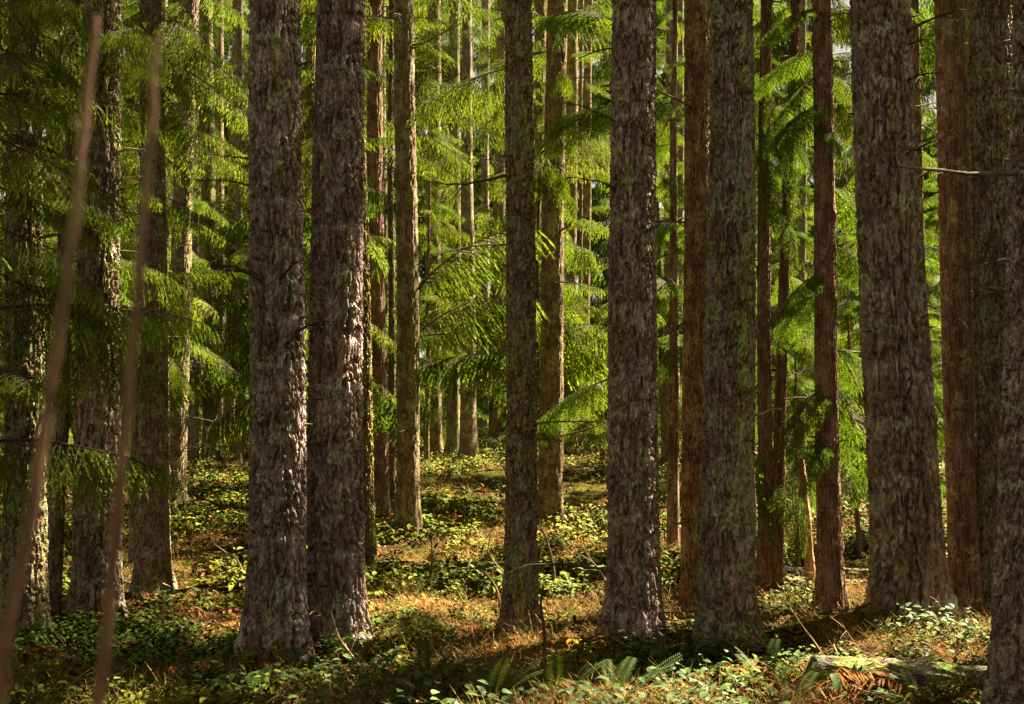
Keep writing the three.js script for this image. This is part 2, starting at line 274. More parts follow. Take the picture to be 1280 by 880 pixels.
// ---------------------------------------------------------------- the trees with a trunk in view
// x at the top edge of the photo, width there, x and y of the base, width above the root flare (photo pixels); depth where the base is hidden
const TREES = [];
function tree(o) {
  reseed(o.seed ?? 500 + TREES.length);
  const base = o.depth ? groundAt(atDepth(o.xb, 560, o.depth).x, -o.depth) : onGround(o.xb, o.yb), d = -base.z;
  const top = atDepth(o.xt, 0, d), b = BARKS[o.bark], H = o.height ?? rr(21, 26);
  const pxm = d / FOCAL, r0 = o.wb * pxm / 2, hTop = top.y - base.y, rT = o.wt * pxm / 2;
  const g = thing(o.name ?? 'fir_tree', o.label, 'tree', o.group, base);
  const lean = V((top.x - base.x) / hTop, 1, o.leanZ ?? 0), ph = rr(0, 6.28), wob = o.wobble ?? 0.012;
  const axis = y => V(lean.x * y + wob * Math.sin(y * 0.9 + ph) * Math.min(1, y), y, lean.z * y + wob * Math.sin(y * 0.7 + ph * 2) * Math.min(1, y));
  const circ0 = Math.PI * (r0 + rT), clampi = n => Math.round(clamp(n, 90, 250));
  const near = d < 12.5, mid = d < 21, ns = near ? clampi(circ0 / 0.0072) : mid ? 80 : 24, dv = near ? 0.017 : mid ? 0.045 : 0.2;
  const ys = []; const dense = Math.min(hTop * 1.08, H); for (let y = -0.3; y < dense; y += dv) ys.push(y); for (let y = ys.at(-1) + 0.5; y < H; y += 0.7) ys.push(y); ys.push(H);
  const rad = h => h < hTop ? lerp(r0, rT, clamp(h / hTop)) : rT * Math.pow(clamp(1 - (h - hTop) / (H - hTop)), 0.7) + 0.01;
  const circ = Math.PI * (r0 + rT), rep = Math.max(1, Math.round(circ / 1.4)), su = rep / 1, off = rnd(), offv = rnd(), lobes = [rr(0, 6.28), rr(0, 6.28)], vs = Math.min(1.6, 1.4 * rep / circ) ;
  const knots = []; if (near) for (let i = 0; i < 16; i++) knots.push([rr(0.4, dense), rr(0, 6.28), rr(0.012, 0.03), rr(0.03, 0.06)]);
  const p = [], c = [], uv = [], ix = [], tone = o.tone ?? [1, 1, 1], dsp = (near ? 1 : mid ? 0.9 : 0.5) * b.depth / Math.sqrt(vs), moss = o.moss ?? 0.3;
  for (let j = 0; j < ys.length; j++) {
    const y = ys[j], A = axis(y), fl = Math.exp(-Math.max(0, y + 0.05) / 0.26);
    for (let s = 0; s <= ns; s++) {
      const a = s / ns * Math.PI * 2 - Math.PI / 2, ca = Math.cos(a), sa = Math.sin(a);              // the seam is on the far side
      const u = s / ns * su + off, v = y / 2.8 * vs + offv;
      let r = rad(y) * (1 + 0.02 * Math.sin(2 * a + lobes[0] + y * 0.4) + 0.05 * fl * Math.sin(5 * a + lobes[1])) + rad(y) * fl * (0.40 + 0.26 * Math.sin(3 * a + lobes[0]) + 0.14 * Math.sin(7 * a + lobes[1]));
      for (const [ky, ka, kh, kr] of knots) { const dy = y - ky; if (Math.abs(dy) < 3 * kr) { let da = Math.abs(mod(a - ka + Math.PI, Math.PI * 2) - Math.PI) * r0; r += kh * Math.exp(-(dy * dy + da * da) / (kr * kr)); } }
      r += dsp * (barkHeight(b, u, v) - 0.72) + (mid ? 0.006 * fbm(ca * 3 + 20, y * 1.6 + sa * 3, 88, 2) : 0);
      p.push(A.x + ca * r, A.y, A.z + sa * r); uv.push(u, v);
      // moss grows in ragged patches low on the stem and thins out upwards, lichen blotches above
      const nz = fbm(ca * 2.2 + 40 + ph, y * 1.1 + sa * 2.2, 61, 3) + 0.5 * fbm(ca * 9 + ph, y * 7 + sa * 9, 63, 3);
      const mk = smooth(0.02, 0.16, nz + moss * 0.55 - 0.34 + 0.24 * smooth(1.3, 0, y) + 0.10 * ca), q = 1 + 0.3 * fbm(ca * 1.5 + ph, y * 0.6 + sa * 1.5, 67, 3);
      c.push(tone[0] * q * lerp(1, 0.95, mk), tone[1] * q * lerp(1, 1.12, mk), tone[2] * q * lerp(1, 0.55, mk));
    }
  }
  const w = ns + 1; for (let j = 0; j + 1 < ys.length; j++) for (let s = 0; s < ns; s++) { const e = j * w + s; ix.push(e, e + w, e + 1, e + 1, e + w, e + w + 1); }
  const tg = new THREE.BufferGeometry();
  tg.setAttribute('position', new THREE.Float32BufferAttribute(p, 3)); tg.setAttribute('color', new THREE.Float32BufferAttribute(c, 3)); tg.setAttribute('uv', new THREE.Float32BufferAttribute(uv, 2)); tg.setIndex(ix); tg.computeVertexNormals();
  part('trunk', tg, b.material, g);
  const T = { g, base, d, axis, rad, o, H }; TREES.push(T);
  if (o.crown !== 0) crown(g, o.protos ?? ['fir', 'firWide'], o.crown ?? (d > 13 ? 21 : 18), o.y0 ?? (d > 13 ? rr(4.6, 6.5) : Math.max(12, hTop + 2)), H - 0.3, o.reach ?? (d > 13 ? 1.9 : 2.6), 0.5, o.leaf ?? 'fir', axis, leafMat, hTop + 1.2);
  // short broken stubs all over the lower stem, thin dead branches on the slimmer trees
  const stubs = o.stubs ?? (near ? 26 : mid ? 12 : 5), longB = o.dead ?? (near ? 2 : mid ? 8 : 6);
  for (let i = 0; i < stubs + longB; i++) {
    const kn = i < knots.length ? knots[i] : null, y = kn ? kn[0] : rr(0.5, Math.min(dense, 9)), az = kn ? kn[1] : rr(0, 6.28), long = i >= stubs, A = axis(y), dir = V(Math.cos(az), rr(-0.15, 0.35), Math.sin(az)), L = long ? rr(0.35, 1.1) : rr(0.03, 0.14);
    const gb = new GB(), q = bend(A.clone().addScaledVector(V(Math.cos(az), 0, Math.sin(az)), rad(y) - 0.02), dir, L, long ? 6 : 3, long ? rr(-0.2, 0.7) : 0.1, 0.06), r = long ? rr(0.007, 0.014) : rr(0.007, 0.017), k = rr(0.5, 1.3);
    gb.tube(q, q.map((_, m) => r * lerp(1, 0.35, m / (q.length - 1))), 5, [k * 0.75, k * 0.75, k * 0.8]);
    if (long) for (let m = 0; m < 4; m++) { const t = rr(0.3, 0.9), e = bend(along(q, t), heading(q, t).add(V(rr(-0.8, 0.8), rr(-0.5, 0.3), rr(-0.8, 0.8))), rr(0.1, 0.35), 3, 0.3, 0.1); gb.tube(e, [r * 0.4, r * 0.3, r * 0.25, r * 0.15], 3, [k * 0.7, k * 0.7, k * 0.75]); }
    part('branch', gb.done(), woodMat, g);
  }
  return T;
}
// a dead branch seen in the photo, from its root to its tip
function deadBranch(T, x0, y0, x1, y1, thick, { sag = 0.3, tone = 0.8, toward = 0.15, twigs = 3 } = {}) {
  const A0 = atDepth(x0, y0, T.d), hy = A0.y - T.base.y, rh = T.rad(hy), off = clamp((A0.x - T.base.x - T.axis(hy).x) / rh, -0.97, 0.97), dA = T.d - 0.92 * rh * Math.sqrt(1 - off * off);   // the root sits on the bark
  const A = atDepth(x0, y0, dA), B = atDepth(x1, y1, dA - toward), gb = new GB();
  const C = A.clone().lerp(B, 0.5); C.y += sag * A.distanceTo(B) * 0.4;
  const pts = new THREE.QuadraticBezierCurve3(A, C, B).getPoints(9).map((p, k) => p.add(V(rr(-1, 1), rr(-1, 1), rr(-1, 1)).multiplyScalar(k ? 0.008 : 0)).sub(T.base)), r = thick * T.d / FOCAL / 2;
  gb.tube(pts, pts.map((_, k) => r * lerp(1, 0.3, k / 9)), 7, [tone, tone, tone * 1.02]);
  for (let m = 0; m < twigs; m++) { const t = rr(0.3, 0.9), e = bend(along(pts, t), heading(pts, t).add(V(rr(-0.9, 0.9), rr(-0.7, 0.5), rr(-0.6, 0.6))), rr(0.06, 0.3), 3, 0.3, 0.1); gb.tube(e, [r * 0.4, r * 0.3, r * 0.2, r * 0.15], 4, [tone, tone, tone]); }
  part('branch', gb.done(), woodMat, T.g);
}
// a living bough seen in the photo: root and tip in pixels, in front of its tree by "toward" metres at the tip
function liveBough(T, proto, x0, y0, x1, y1, { toward = 0.3, roll = 0, scale = 1, tone = 'fir', depth } = {}) {
  const d = depth ?? T.d, A = atDepth(x0, y0, d), B = atDepth(x1, y1, d - toward), L = A.distanceTo(B), X = B.clone().sub(A).normalize(), Z = V().crossVectors(X, V(0, 1, 0)).normalize(), Y = V().crossVectors(Z, X);
  const q = new THREE.Quaternion().setFromRotationMatrix(new THREE.Matrix4().makeBasis(X, Y, Z)).multiply(new THREE.Quaternion().setFromAxisAngle(V(1, 0, 0), roll));
  const m = new THREE.Mesh(BOUGH[proto], boughMat(tone)); m.name = 'bough'; m.position.copy(A).sub(T.base); m.quaternion.copy(q); m.scale.setScalar(scale * L / (proto.startsWith('fir') ? 1.95 : 1.5)); add(m, T.g);
}
const boughMats = {};
function boughMat(t) { if (!boughMats[t]) { const m = leafMat.clone(); m.color.setRGB(...GREEN[t]); boughMats[t] = m; } return boughMats[t]; }

const OLIVE = [0.95, 0.97, 0.82], WARM = [1.02, 0.92, 0.78], GREY = [1.02, 1.02, 1.05];
const FARG = 'slim trunks at the back of the stand';
const t1 = tree({ xt: 33, wt: 36, xb: 29, yb: 800, wb: 52, bark: 'mossy', tone: OLIVE, moss: 0.6, label: 'mossy fir trunk half hidden behind hanging green boughs beside the bent stalks' });
const t2 = tree({ xt: 126, wt: 44, xb: 122, yb: 778, wb: 57, bark: 'fir', tone: OLIVE, moss: 0.45, label: 'thick olive brown fir trunk standing between the two dead bent stalks' });
const t3 = tree({ xt: 190, wt: 27, xb: 192, yb: 742, wb: 40, bark: 'hemlock', tone: [0.95, 0.95, 1], label: 'slim brown fir trunk just behind the second dead bent stalk' });
const t4 = tree({ xt: 236, wt: 24, xb: 218, yb: 636, wb: 26, bark: 'hemlock', label: 'slim dark brown trunk tilting beside a slim brown fir trunk' });
tree({ xt: 70, wt: 17, xb: 68, depth: 20, wb: 24, bark: 'hemlock', label: 'dark slim trunk behind the lower part of a dead bent stalk' });
tree({ xt: 241, wt: 13, xb: 240, depth: 24, wb: 17, bark: 'mossy', tone: GREY, label: 'grey lichened trunk tucked behind the tilting dark brown trunk' });
tree({ xt: 258, wt: 16, xb: 264, depth: 25, wb: 21, bark: 'mossy', tone: OLIVE, moss: 0.6, label: 'olive trunk with flared mossy foot on the bank' });
tree({ xt: 297, wt: 14, xb: 288, depth: 27, wb: 19, bark: 'hemlock', tone: WARM, label: 'thin warm brown trunk behind lit boughs on the bank' });
const t8 = tree({ y0: 6.8, reach: 2.3, crown: 30, xt: 345, wt: 62, xb: 346, yb: 823, wb: 70, bark: 'fir', moss: 0.12, dead: 0, label: 'big purplish grey fir trunk with dark branch stubs, slightly the thinner of the close pair' });
const t9 = tree({ xt: 388, wt: 13, xb: 389, depth: 16, wb: 14, bark: 'hemlock', tone: WARM, moss: 0.5, label: 'narrow sunlit stem seen in the gap between the close pair of big trunks' });
const t10 = tree({ y0: 6.8, reach: 2.3, crown: 30, xt: 425, wt: 58, xb: 419, yb: 806, wb: 70, bark: 'fir', tone: [1, 0.96, 0.96], moss: 0.18, dead: 0, label: 'big purplish brown fir trunk with a dead twig leaning on its foot' });
tree({ y0: 7, reach: 2.6, crown: 36, xt: 443, wt: 20, xb: 457, yb: 712, wb: 23, bark: 'mossy', tone: WARM, moss: 0.9, label: 'yellow mossed trunk almost hidden behind the big trunk with leaning twig' });
const t12 = tree({ xt: 467, wt: 19, xb: 474, yb: 652, wb: 23, bark: 'cedar', tone: [0.85, 0.85, 0.85], label: 'slender reddish brown trunk behind the big trunk with leaning twig' });
tree({ xt: 489, wt: 6, xb: 489, depth: 17.5, wb: 9, bark: 'hemlock', tone: GREY, height: 14, crown: 18, label: 'pole thin grey stem between two slender trunks' });
const t14 = tree({ xt: 506, wt: 25, xb: 511, yb: 672, wb: 29, bark: 'hemlock', moss: 0.4, dead: 7, label: 'slender brown trunk carrying the bright drooping bough' });
const t15 = tree({ xt: 543, wt: 17, xb: 541, depth: 27, wb: 21, bark: 'hemlock', label: 'straight dark trunk far back behind the bright drooping bough' });
tree({ xt: 568, wt: 14, xb: 567, depth: 26.5, wb: 18, bark: 'mossy', moss: 0.8, tone: OLIVE, label: 'mossy footed trunk far back behind the bright drooping bough' });
tree({ xt: 583, wt: 12, xb: 586, depth: 25, wb: 22, bark: 'hemlock', label: 'dark purplish trunk far back, stoutest behind the drooping bough' });
tree({ xt: 607, wt: 10, xb: 606, depth: 34, wb: 11, bark: 'fir', tone: GREY, label: 'pale grey stem far back in the sunlit gap' });
tree({ xt: 628, wt: 13, xb: 619, depth: 29, wb: 18, bark: 'hemlock', label: 'brown trunk far back beside the pale grey stem' });
const t20 = tree({ xt: 650, wt: 34, xb: 650, yb: 793, wb: 40, bark: 'mossy', tone: [1.05, 1, 0.85], moss: 0.42, label: 'greenish brown fir trunk with an arching dead branch, standing alone mid clearing' });
tree({ xt: 675, wt: 14, xb: 670, depth: 19, wb: 14, bark: 'hemlock', tone: WARM, label: 'thin trunk close behind the greenish brown trunk' });
const t22 = tree({ xt: 696, wt: 25, xb: 687, yb: 651, wb: 30, bark: 'hemlock', tone: [0.95, 0.85, 0.85], moss: 0.35, dead: 8, label: 'leaning brown trunk with mossy foot and drooping lit boughs' });
for (const [xt, wt, xb, depth, wb] of [[716, 14, 712, 30, 16], [727, 4, 724, 31, 6], [736, 10, 731, 32, 11]]) tree({ xt, wt, xb, depth, wb, bark: 'hemlock', tone: WARM, label: 'sunlit tan stem in the cluster behind the leaning brown trunk', group: 'cluster of sunlit tan stems' });
const t26 = tree({ xt: 791, wt: 54, xb: 793, yb: 804, wb: 65, bark: 'fir', tone: [1.02, 0.98, 0.95], moss: 0.2, dead: 1, label: 'big fir trunk with pale plated bark and brightly lit edge' });
const t27 = tree({ xt: 871, wt: 31, xb: 869, yb: 770, wb: 33, bark: 'hemlock', tone: [1.2, 0.95, 0.75], moss: 0.2, label: 'orange brown trunk partly behind the lichen covered trunk' });
const t28 = tree({ xt: 915, wt: 53, xb: 908, yb: 809, wb: 67, bark: 'mossy', tone: [0.95, 0.95, 1], moss: 0.3, dead: 0, label: 'big fir trunk crusted all over with grey green lichen' });
const t29 = tree({ name: 'cedar_tree', xt: 957, wt: 14, xb: 956, yb: 741, wb: 19, bark: 'cedar', protos: ['cedar', 'cedarWide'], y0: 4.6, crown: 14, reach: 0.9, leaf: 'cedar', height: 14, label: 'dark red cedar stem beside the lichen covered trunk' });
const t30 = tree({ name: 'cedar_tree', xt: 994, wt: 10, xb: 968, yb: 742, wb: 15, bark: 'cedar', tone: [0.95, 0.9, 0.85], protos: ['cedar', 'cedarWide'], y0: 4.8, crown: 12, reach: 0.9, leaf: 'cedar', height: 13, label: 'thin slanting cedar stem sharing a foot with the dark red stem' });
const t32 = tree({ name: 'cedar_tree', xt: 1026, wt: 24, xb: 1039, yb: 764, wb: 31, bark: 'cedar', tone: [1, 0.95, 0.95], protos: ['cedar', 'cedarWide'], y0: 5.6, crown: 15, reach: 1.1, leaf: 'cedar', height: 17, label: 'straight red brown cedar trunk with drooping fans of foliage' });
const t33 = tree({ xt: 1101, wt: 73, xb: 1135, yb: 776, wb: 84, bark: 'fir', tone: GREY, moss: 0.12, dead: 0, label: 'widest fir trunk, dark grey, leaning, with scrub and twigs at its foot' });
tree({ y0: 12.5, reach: 2.8, crown: 40, xt: 1144, wt: 10, xb: 1152, depth: 15, wb: 11, bark: 'hemlock', tone: WARM, label: 'thin sunlit stem peeping out behind the widest trunk' });
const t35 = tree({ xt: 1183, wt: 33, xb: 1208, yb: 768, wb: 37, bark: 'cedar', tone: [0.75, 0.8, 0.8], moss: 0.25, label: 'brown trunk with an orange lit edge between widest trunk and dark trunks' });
tree({ y0: 12.5, reach: 2.8, crown: 40, xt: 1209, wt: 12, xb: 1216, depth: 14, wb: 12, bark: 'hemlock', label: 'thin stem in the slit behind the brown orange edged trunk' });
const t37 = tree({ y0: 6.8, reach: 2.2, crown: 18, xt: 1240, wt: 52, xb: 1246, yb: 766, wb: 48, bark: 'mossy', moss: 0.1, label: 'dark lichened trunk overlapped by the nearly black trunk' });
const t38 = tree({ y0: 5.2, reach: 2.2, crown: 34, xt: 1293, wt: 50, xb: 1278, yb: 905, wb: 74, bark: 'fir', moss: 0.1, dead: 0, label: 'nearly black trunk holding a long bare branch beside the thick grey log' });

for (const [x, depth, w, label] of [[206, 30, 12, 'brown trunk far behind the slim brown trunk'], [252, 33, 9, 'thin far stem beside the olive trunk with flared foot'], [276, 30, 13, 'far trunk between the flared olive trunk and thin warm stem'], [300, 24, 12, 'slim trunk peeping past the purplish grey trunk'], [480, 24, 13, 'slim far trunk between slender reddish trunk and thin pole'], [835, 24, 13, 'far trunk in the gap after the pale plated trunk'], [848, 30, 10, 'thin far stem beside the orange brown trunk'], [1000, 24, 12, 'far trunk behind the thin slanting cedar'], [1080, 20, 13, 'slim trunk between the straight cedar and widest trunk']]) tree({ xt: x + rr(-4, 4), wt: w * 0.8, xb: x, depth, wb: w, bark: 'hemlock', y0: 6.5, crown: 16, label, group: FARG });
// branches and boughs that the photo shows one by one
reseed(77);
deadBranch(t8, 330, 352, 276, 333, 7, { tone: 0.35, sag: 0.5 }); deadBranch(t8, 352, 346, 378, 326, 4, { tone: 0.3, toward: 0.35 }); deadBranch(t8, 368, 417, 398, 404, 5, { tone: 0.3 });
deadBranch(t8, 318, 426, 264, 413, 3, { tone: 0.5, sag: 0.4 }); deadBranch(t8, 318, 636, 227, 612, 4, { tone: 0.4, sag: -0.3, twigs: 2 }); deadBranch(t8, 358, 635, 380, 614, 3, { tone: 0.4, toward: 0.35 });
deadBranch(t8, 375, 366, 394, 374, 2.5, { tone: 1.4 }); deadBranch(t8, 312, 232, 244, 226, 3, { tone: 0.4 }); deadBranch(t8, 312, 200, 275, 196, 3, { tone: 0.4 });
deadBranch(t20, 632, 219, 520, 224, 4, { tone: 0.35, sag: -0.35, twigs: 2 });
deadBranch(t22, 700, 290, 735, 268, 3, { tone: 0.4 }); deadBranch(t22, 700, 545, 760, 528, 3, { tone: 0.4, sag: -0.1 }); deadBranch(t22, 690, 355, 722, 355, 3, { tone: 0.4 });
deadBranch(t26, 768, 235, 700, 222, 2.5, { tone: 0.35 }); deadBranch(t26, 768, 152, 702, 128, 3, { tone: 0.35 }); deadBranch(t26, 768, 60, 712, 80, 2.5, { tone: 0.35 });
deadBranch(t28, 886, 426, 850, 426, 2.5, { tone: 1.2 }); deadBranch(t28, 940, 522, 980, 510, 4, { tone: 1.5 }); deadBranch(t27, 858, 402, 838, 420, 2.5, { tone: 0.4 });
deadBranch(t33, 1098, 190, 1070, 172, 4, { tone: 1.3, toward: 0.5 }); deadBranch(t33, 1128, 197, 1166, 178, 4, { tone: 0.35 }); deadBranch(t33, 1128, 44, 1206, 12, 5, { tone: 0.3 }); deadBranch(t33, 1132, 58, 1164, 49, 3, { tone: 0.3 });
deadBranch(t33, 1130, 103, 1158, 92, 4, { tone: 0.3 }); deadBranch(t33, 1108, 498, 1085, 496, 4, { tone: 1.5, toward: 0.5, twigs: 0 }); deadBranch(t33, 1120, 668, 1090, 667, 5, { tone: 1.4, toward: 0.6, twigs: 0 });
deadBranch(t38, 1272, 216, 1124, 208, 8, { tone: 0.7, sag: -0.12, toward: 0.1 });
deadBranch(t37, 1258, 362, 1212, 357, 6, { tone: 0.8, sag: 0, toward: 0.3 }); deadBranch(t37, 1252, 362, 1210, 384, 3, { tone: 0.9, toward: 0.3 }); deadBranch(t35, 1188, 330, 1215, 336, 3.5, { tone: 0.5 }); deadBranch(t35, 1190, 512, 1218, 517, 3, { tone: 0.4 });
deadBranch(t2, 148, 189, 186, 190, 4, { tone: 1.8, twigs: 1 }); deadBranch(t2, 148, 226, 180, 222, 4, { tone: 1.8, twigs: 1 }); deadBranch(t2, 148, 238, 214, 228, 3, { tone: 1.0 }); deadBranch(t3, 202, 424, 232, 422, 3, { tone: 1.6, twigs: 0 });
deadBranch(t4, 228, 354, 236, 352, 3, { tone: 1.6, twigs: 0 }); deadBranch(t4, 210, 515, 230, 513, 3, { tone: 1.4, twigs: 1 });
liveBough(t14, 'weeping', 514, 372, 600, 300, { tone: 'hemlock', toward: 0.35, scale: 1.5 }); liveBough(t14, 'weeping', 520, 420, 610, 372, { tone: 'hemlock', toward: -0.4, scale: 1.5 }); liveBough(t15, 'weeping', 545, 300, 640, 330, { tone: 'hemlock', toward: 0.5 });
liveBough(t20, 'firWide', 640, 84, 512, 128, { tone: 'fir', toward: -1.2, depth: 12.5, scale: 0.9 }); liveBough(t14, 'fir', 512, 118, 590, 150, { tone: 'fir', toward: 0.4 });
liveBough(t22, 'weeping', 700, 206, 664, 216, { tone: 'hemlock', toward: 0.5, scale: 1.5 }); liveBough(t22, 'weeping', 690, 200, 722, 250, { tone: 'hemlock', toward: 0.5, scale: 1.1 }); liveBough(t22, 'weeping', 694, 88, 712, 98, { tone: 'hemlock', toward: 0.4, scale: 1.6 });
liveBough(t26, 'cedar', 772, 470, 668, 510, { tone: 'cedar', toward: -0.6, depth: 9.3, scale: 1 }); liveBough(t26, 'cedar', 772, 130, 690, 150, { tone: 'cedar', toward: -0.9, depth: 9.6 }); liveBough(t26, 'cedarWide', 772, 30, 700, 10, { tone: 'cedar', toward: -0.9, depth: 9.6 });
for (const [x0, y0, x1, y1, pr, to, tn] of [[1032, 480, 980, 530, 'cedar', 0.3, 'cedar'], [1030, 420, 1068, 455, 'cedar', -0.4, 'cedar'], [1028, 340, 985, 372, 'cedarWide', 0.2, 'cedar'], [1036, 480, 1085, 560, 'cedarWide', -0.6, 'cedar'], [1030, 540, 1000, 590, 'cedarWide', 0.3, 'cedar'], [1030, 230, 1075, 255, 'cedar', -0.7, 'cedar'], [1026, 60, 950, 90, 'cedar', -0.3, 'cedar'], [1026, 90, 960, 160, 'cedarWide', -0.2, 'cedar'], [1030, 300, 1085, 330, 'cedar', -0.5, 'cedar'], [1030, 360, 975, 400, 'cedar', -0.5, 'cedar'], [1026, 10, 965, 30, 'cedarWide', 0.2, 'cedar'], [1028, 130, 975, 150, 'cedar', 0.4, 'cedar'], [1024, 150, 1052, 176, 'cedar', 0.2, 'cedar']]) liveBough(t32, pr, x0, y0, x1, y1, { toward: to, tone: tn, scale: 1.1 });
for (const [x0, y0, x1, y1, pr, to] of [[957, 90, 935, 150, 'cedar', 0.1], [957, 160, 985, 240, 'cedarWide', 0.35], [956, 240, 1000, 290, 'cedar', 0.3], [956, 540, 935, 640, 'cedar', -0.1]]) liveBough(t29, pr, x0, y0, x1, y1, { toward: to, tone: 'cedar', scale: 1.1 });
for (const [x0, y0, x1, y1, pr, to] of [[985, 60, 1015, 110, 'cedar', 0.3], [985, 130, 955, 200, 'cedarWide', 0.3], [980, 330, 1010, 400, 'cedar', -0.3], [975, 590, 1010, 660, 'cedar', 0.3]]) liveBough(t30, pr, x0, y0, x1, y1, { toward: to, tone: 'cedar', scale: 1.1 });
for (const [x0, y0, x1, y1, pr, to, tn] of [[195, 40, 322, 120, 'fir', 0.5, 'fir'], [195, 70, 340, 168, 'fir', 0.2, 'fir'], [192, 110, 262, 190, 'weeping', 0.3, 'fir'], [196, 60, 240, 130, 'firWide', 0.6, 'fir'], [190, 20, 290, 60, 'firWide', 0.3, 'fir'], [190, 10, 110, 60, 'fir', 0.4, 'fir']]) liveBough(t3, pr, x0, y0, x1, y1, { toward: to, tone: tn });
for (const [x0, y0, x1, y1, pr, to, tn] of [[126, 20, 60, 90, 'fir', 0.9, 'fir'], [126, 60, 175, 20, 'firWide', 0.8, 'fir'], [345, 20, 330, 30, 'fir', 0.6, 'fir']].slice(0, 2)) liveBough(t2, pr, x0, y0, x1, y1, { toward: to, tone: tn });

// ---------------------------------------------------------------- trees of the understory: slim stems clothed in boughs
function smallTree(name, label, group, x, z, H, y0, n, reach, protos, tone, bark = 'hemlock', mat = leafMat) {
  const g = thing(name, label, 'tree', group, groundAt(x, z)), gb = new GB(), lx = rr(-0.02, 0.02), pts = []; for (let k = 0; k <= 10; k++) pts.push(V(lx * H * k / 10 + rr(-0.02, 0.02), -0.2 + (H + 0.2) * k / 10, rr(-0.02, 0.02)));
  const r = H * 0.0075, q = rr(0.45, 0.8); gb.tube(pts, pts.map((_, k) => r * (1.02 - k / 10)), 9, [q, q, q]);
  part('trunk', gb.done(), BARKS[bark].material, g);
  crown(g, protos, n, y0, H - 0.2, reach, 0.35, tone, y => V(lx * y, y, 0), mat, EYE.y + 0.41 * Math.max(0, -z) + 1.2 - groundY(x, z));
  return g;
}
reseed(900);
{
  // the left-hand fir whose boughs hang into the picture
  const c = atDepth(-40, 560, 6.9);
  smallTree('fir_tree', 'young dark fir whose low boughs hang down beside the mossy trunk', null, c.x, c.z, 12, 1.5, 92, 1.35, ['fir', 'firWide'], 'fir');
  const e = atDepth(20, 560, 11.5);
  smallTree('fir_tree', 'dark young fir standing between the mossy trunk and the bank', null, e.x, e.z, 11, 2.2, 50, 1.5, ['fir', 'firWide'], 'fir');
}
reseed(905);
for (const [px, d, H, y0, n, reach, label] of [[996, 11.6, 3.6, 1.0, 26, 0.9, 'bushy young cedar between the red cedar stems and the snag'], [1070, 12.4, 4.2, 0.8, 24, 1.1, 'bushy cedar filling the gap between cedar trunk and widest trunk'], [936, 13.4, 10, 1.6, 46, 1.2, 'bushy cedar peeping past the lichen covered trunk'], [838, 13.6, 11, 2.0, 50, 1.3, 'bushy cedar between the pale plated trunk and orange brown trunk'], [1160, 13.5, 3.4, 0.8, 34, 1.2, 'bushy cedar behind the brown orange edged trunk']]) { const c = atDepth(px, 560, d); smallTree('cedar_tree', label, null, c.x, c.z, H, y0, n, reach, ['cedar', 'cedarWide'], 'cedar', 'cedar'); }
for (const [px, d, H, y0, n, reach, tone, label] of [[70, 9.4, 11, 2.6, 46, 1.2, 'fir', 'dark young fir between mossy trunk and thick olive trunk'], [175, 12, 12, 2.4, 46, 1.4, 'fir', 'young fir behind the slim brown trunk']]) { const c = atDepth(px, 560, d); smallTree('fir_tree', label, null, c.x, c.z, H, y0, n, reach, ['fir', 'firWide'], tone); }
const SHORT = [[30, 'mossy trunk'], [122, 'thick olive brown trunk'], [192, 'slim brown trunk'], [262, 'tilting dark brown trunk'], [346, 'purplish grey trunk'], [419, 'trunk with leaning twig'], [511, 'bough carrying slender trunk'], [580, 'bright drooping bough'], [650, 'greenish brown trunk'], [700, 'leaning mossy footed trunk'], [793, 'pale plated trunk'], [869, 'orange brown trunk'], [915, 'lichen covered trunk'], [965, 'slanting cedar stems'], [1035, 'straight red cedar trunk'], [1125, 'widest leaning trunk'], [1195, 'orange edged trunk'], [1250, 'nearly black trunk']];
const rows = [[13, 16, 6], [16.5, 20, 9], [20, 25, 11], [25, 31, 12], [31, 38, 14], [38, 48, 14]];
for (const [d0, d1, n] of rows) for (let i = 0; i < n; i++) {
  const d = rr(d0, d1), half = 0.47 * d + 3, x = lerp(-half, half, (i + rr(0.15, 0.85)) / n), px = 640 + x / d * FOCAL;
  if (d < 16.5 && px > 420 && px < 860) continue;                       // the clearing
  if (px > 1120 && d < 25) continue;
  if (px > 850 && d < 16.5) continue;
  if (d < 21 && px > 520 && px < 850 && rnd() < 0.6) continue;
  const cedarSide = px > 760, y0 = d < 21 ? rr(1.6, 3) : rr(0.9, 2.6);
  const near = SHORT.reduce((m, q) => Math.abs(q[0] - px) < Math.abs(m[0] - px) ? q : m), kind = cedarSide ? 'conifer' : 'fir', deep = d < 20 ? 'leafy young' : d < 31 ? 'slim understory' : 'distant leafy';
  smallTree(cedarSide && rnd() < 0.6 ? 'cedar_tree' : 'fir_tree', `${deep} ${kind} growing behind the ${near[1]}`, `${deep} ${kind}s behind the ${near[1]}`,
    x, -d, d < 30 ? rr(7, 11) : rr(8, 13), y0, Math.round(rr(44, 62)), rr(1.5, 2.3), cedarSide ? (d > 22 ? ['far', 'cedarWide'] : ['cedar', 'far', 'cedarWide']) : d > 24 ? ['far', 'farWeeping'] : ['fir', 'far', 'farWeeping'], cedarSide && rnd() < 0.5 ? 'cedar' : 'hemlock');
}
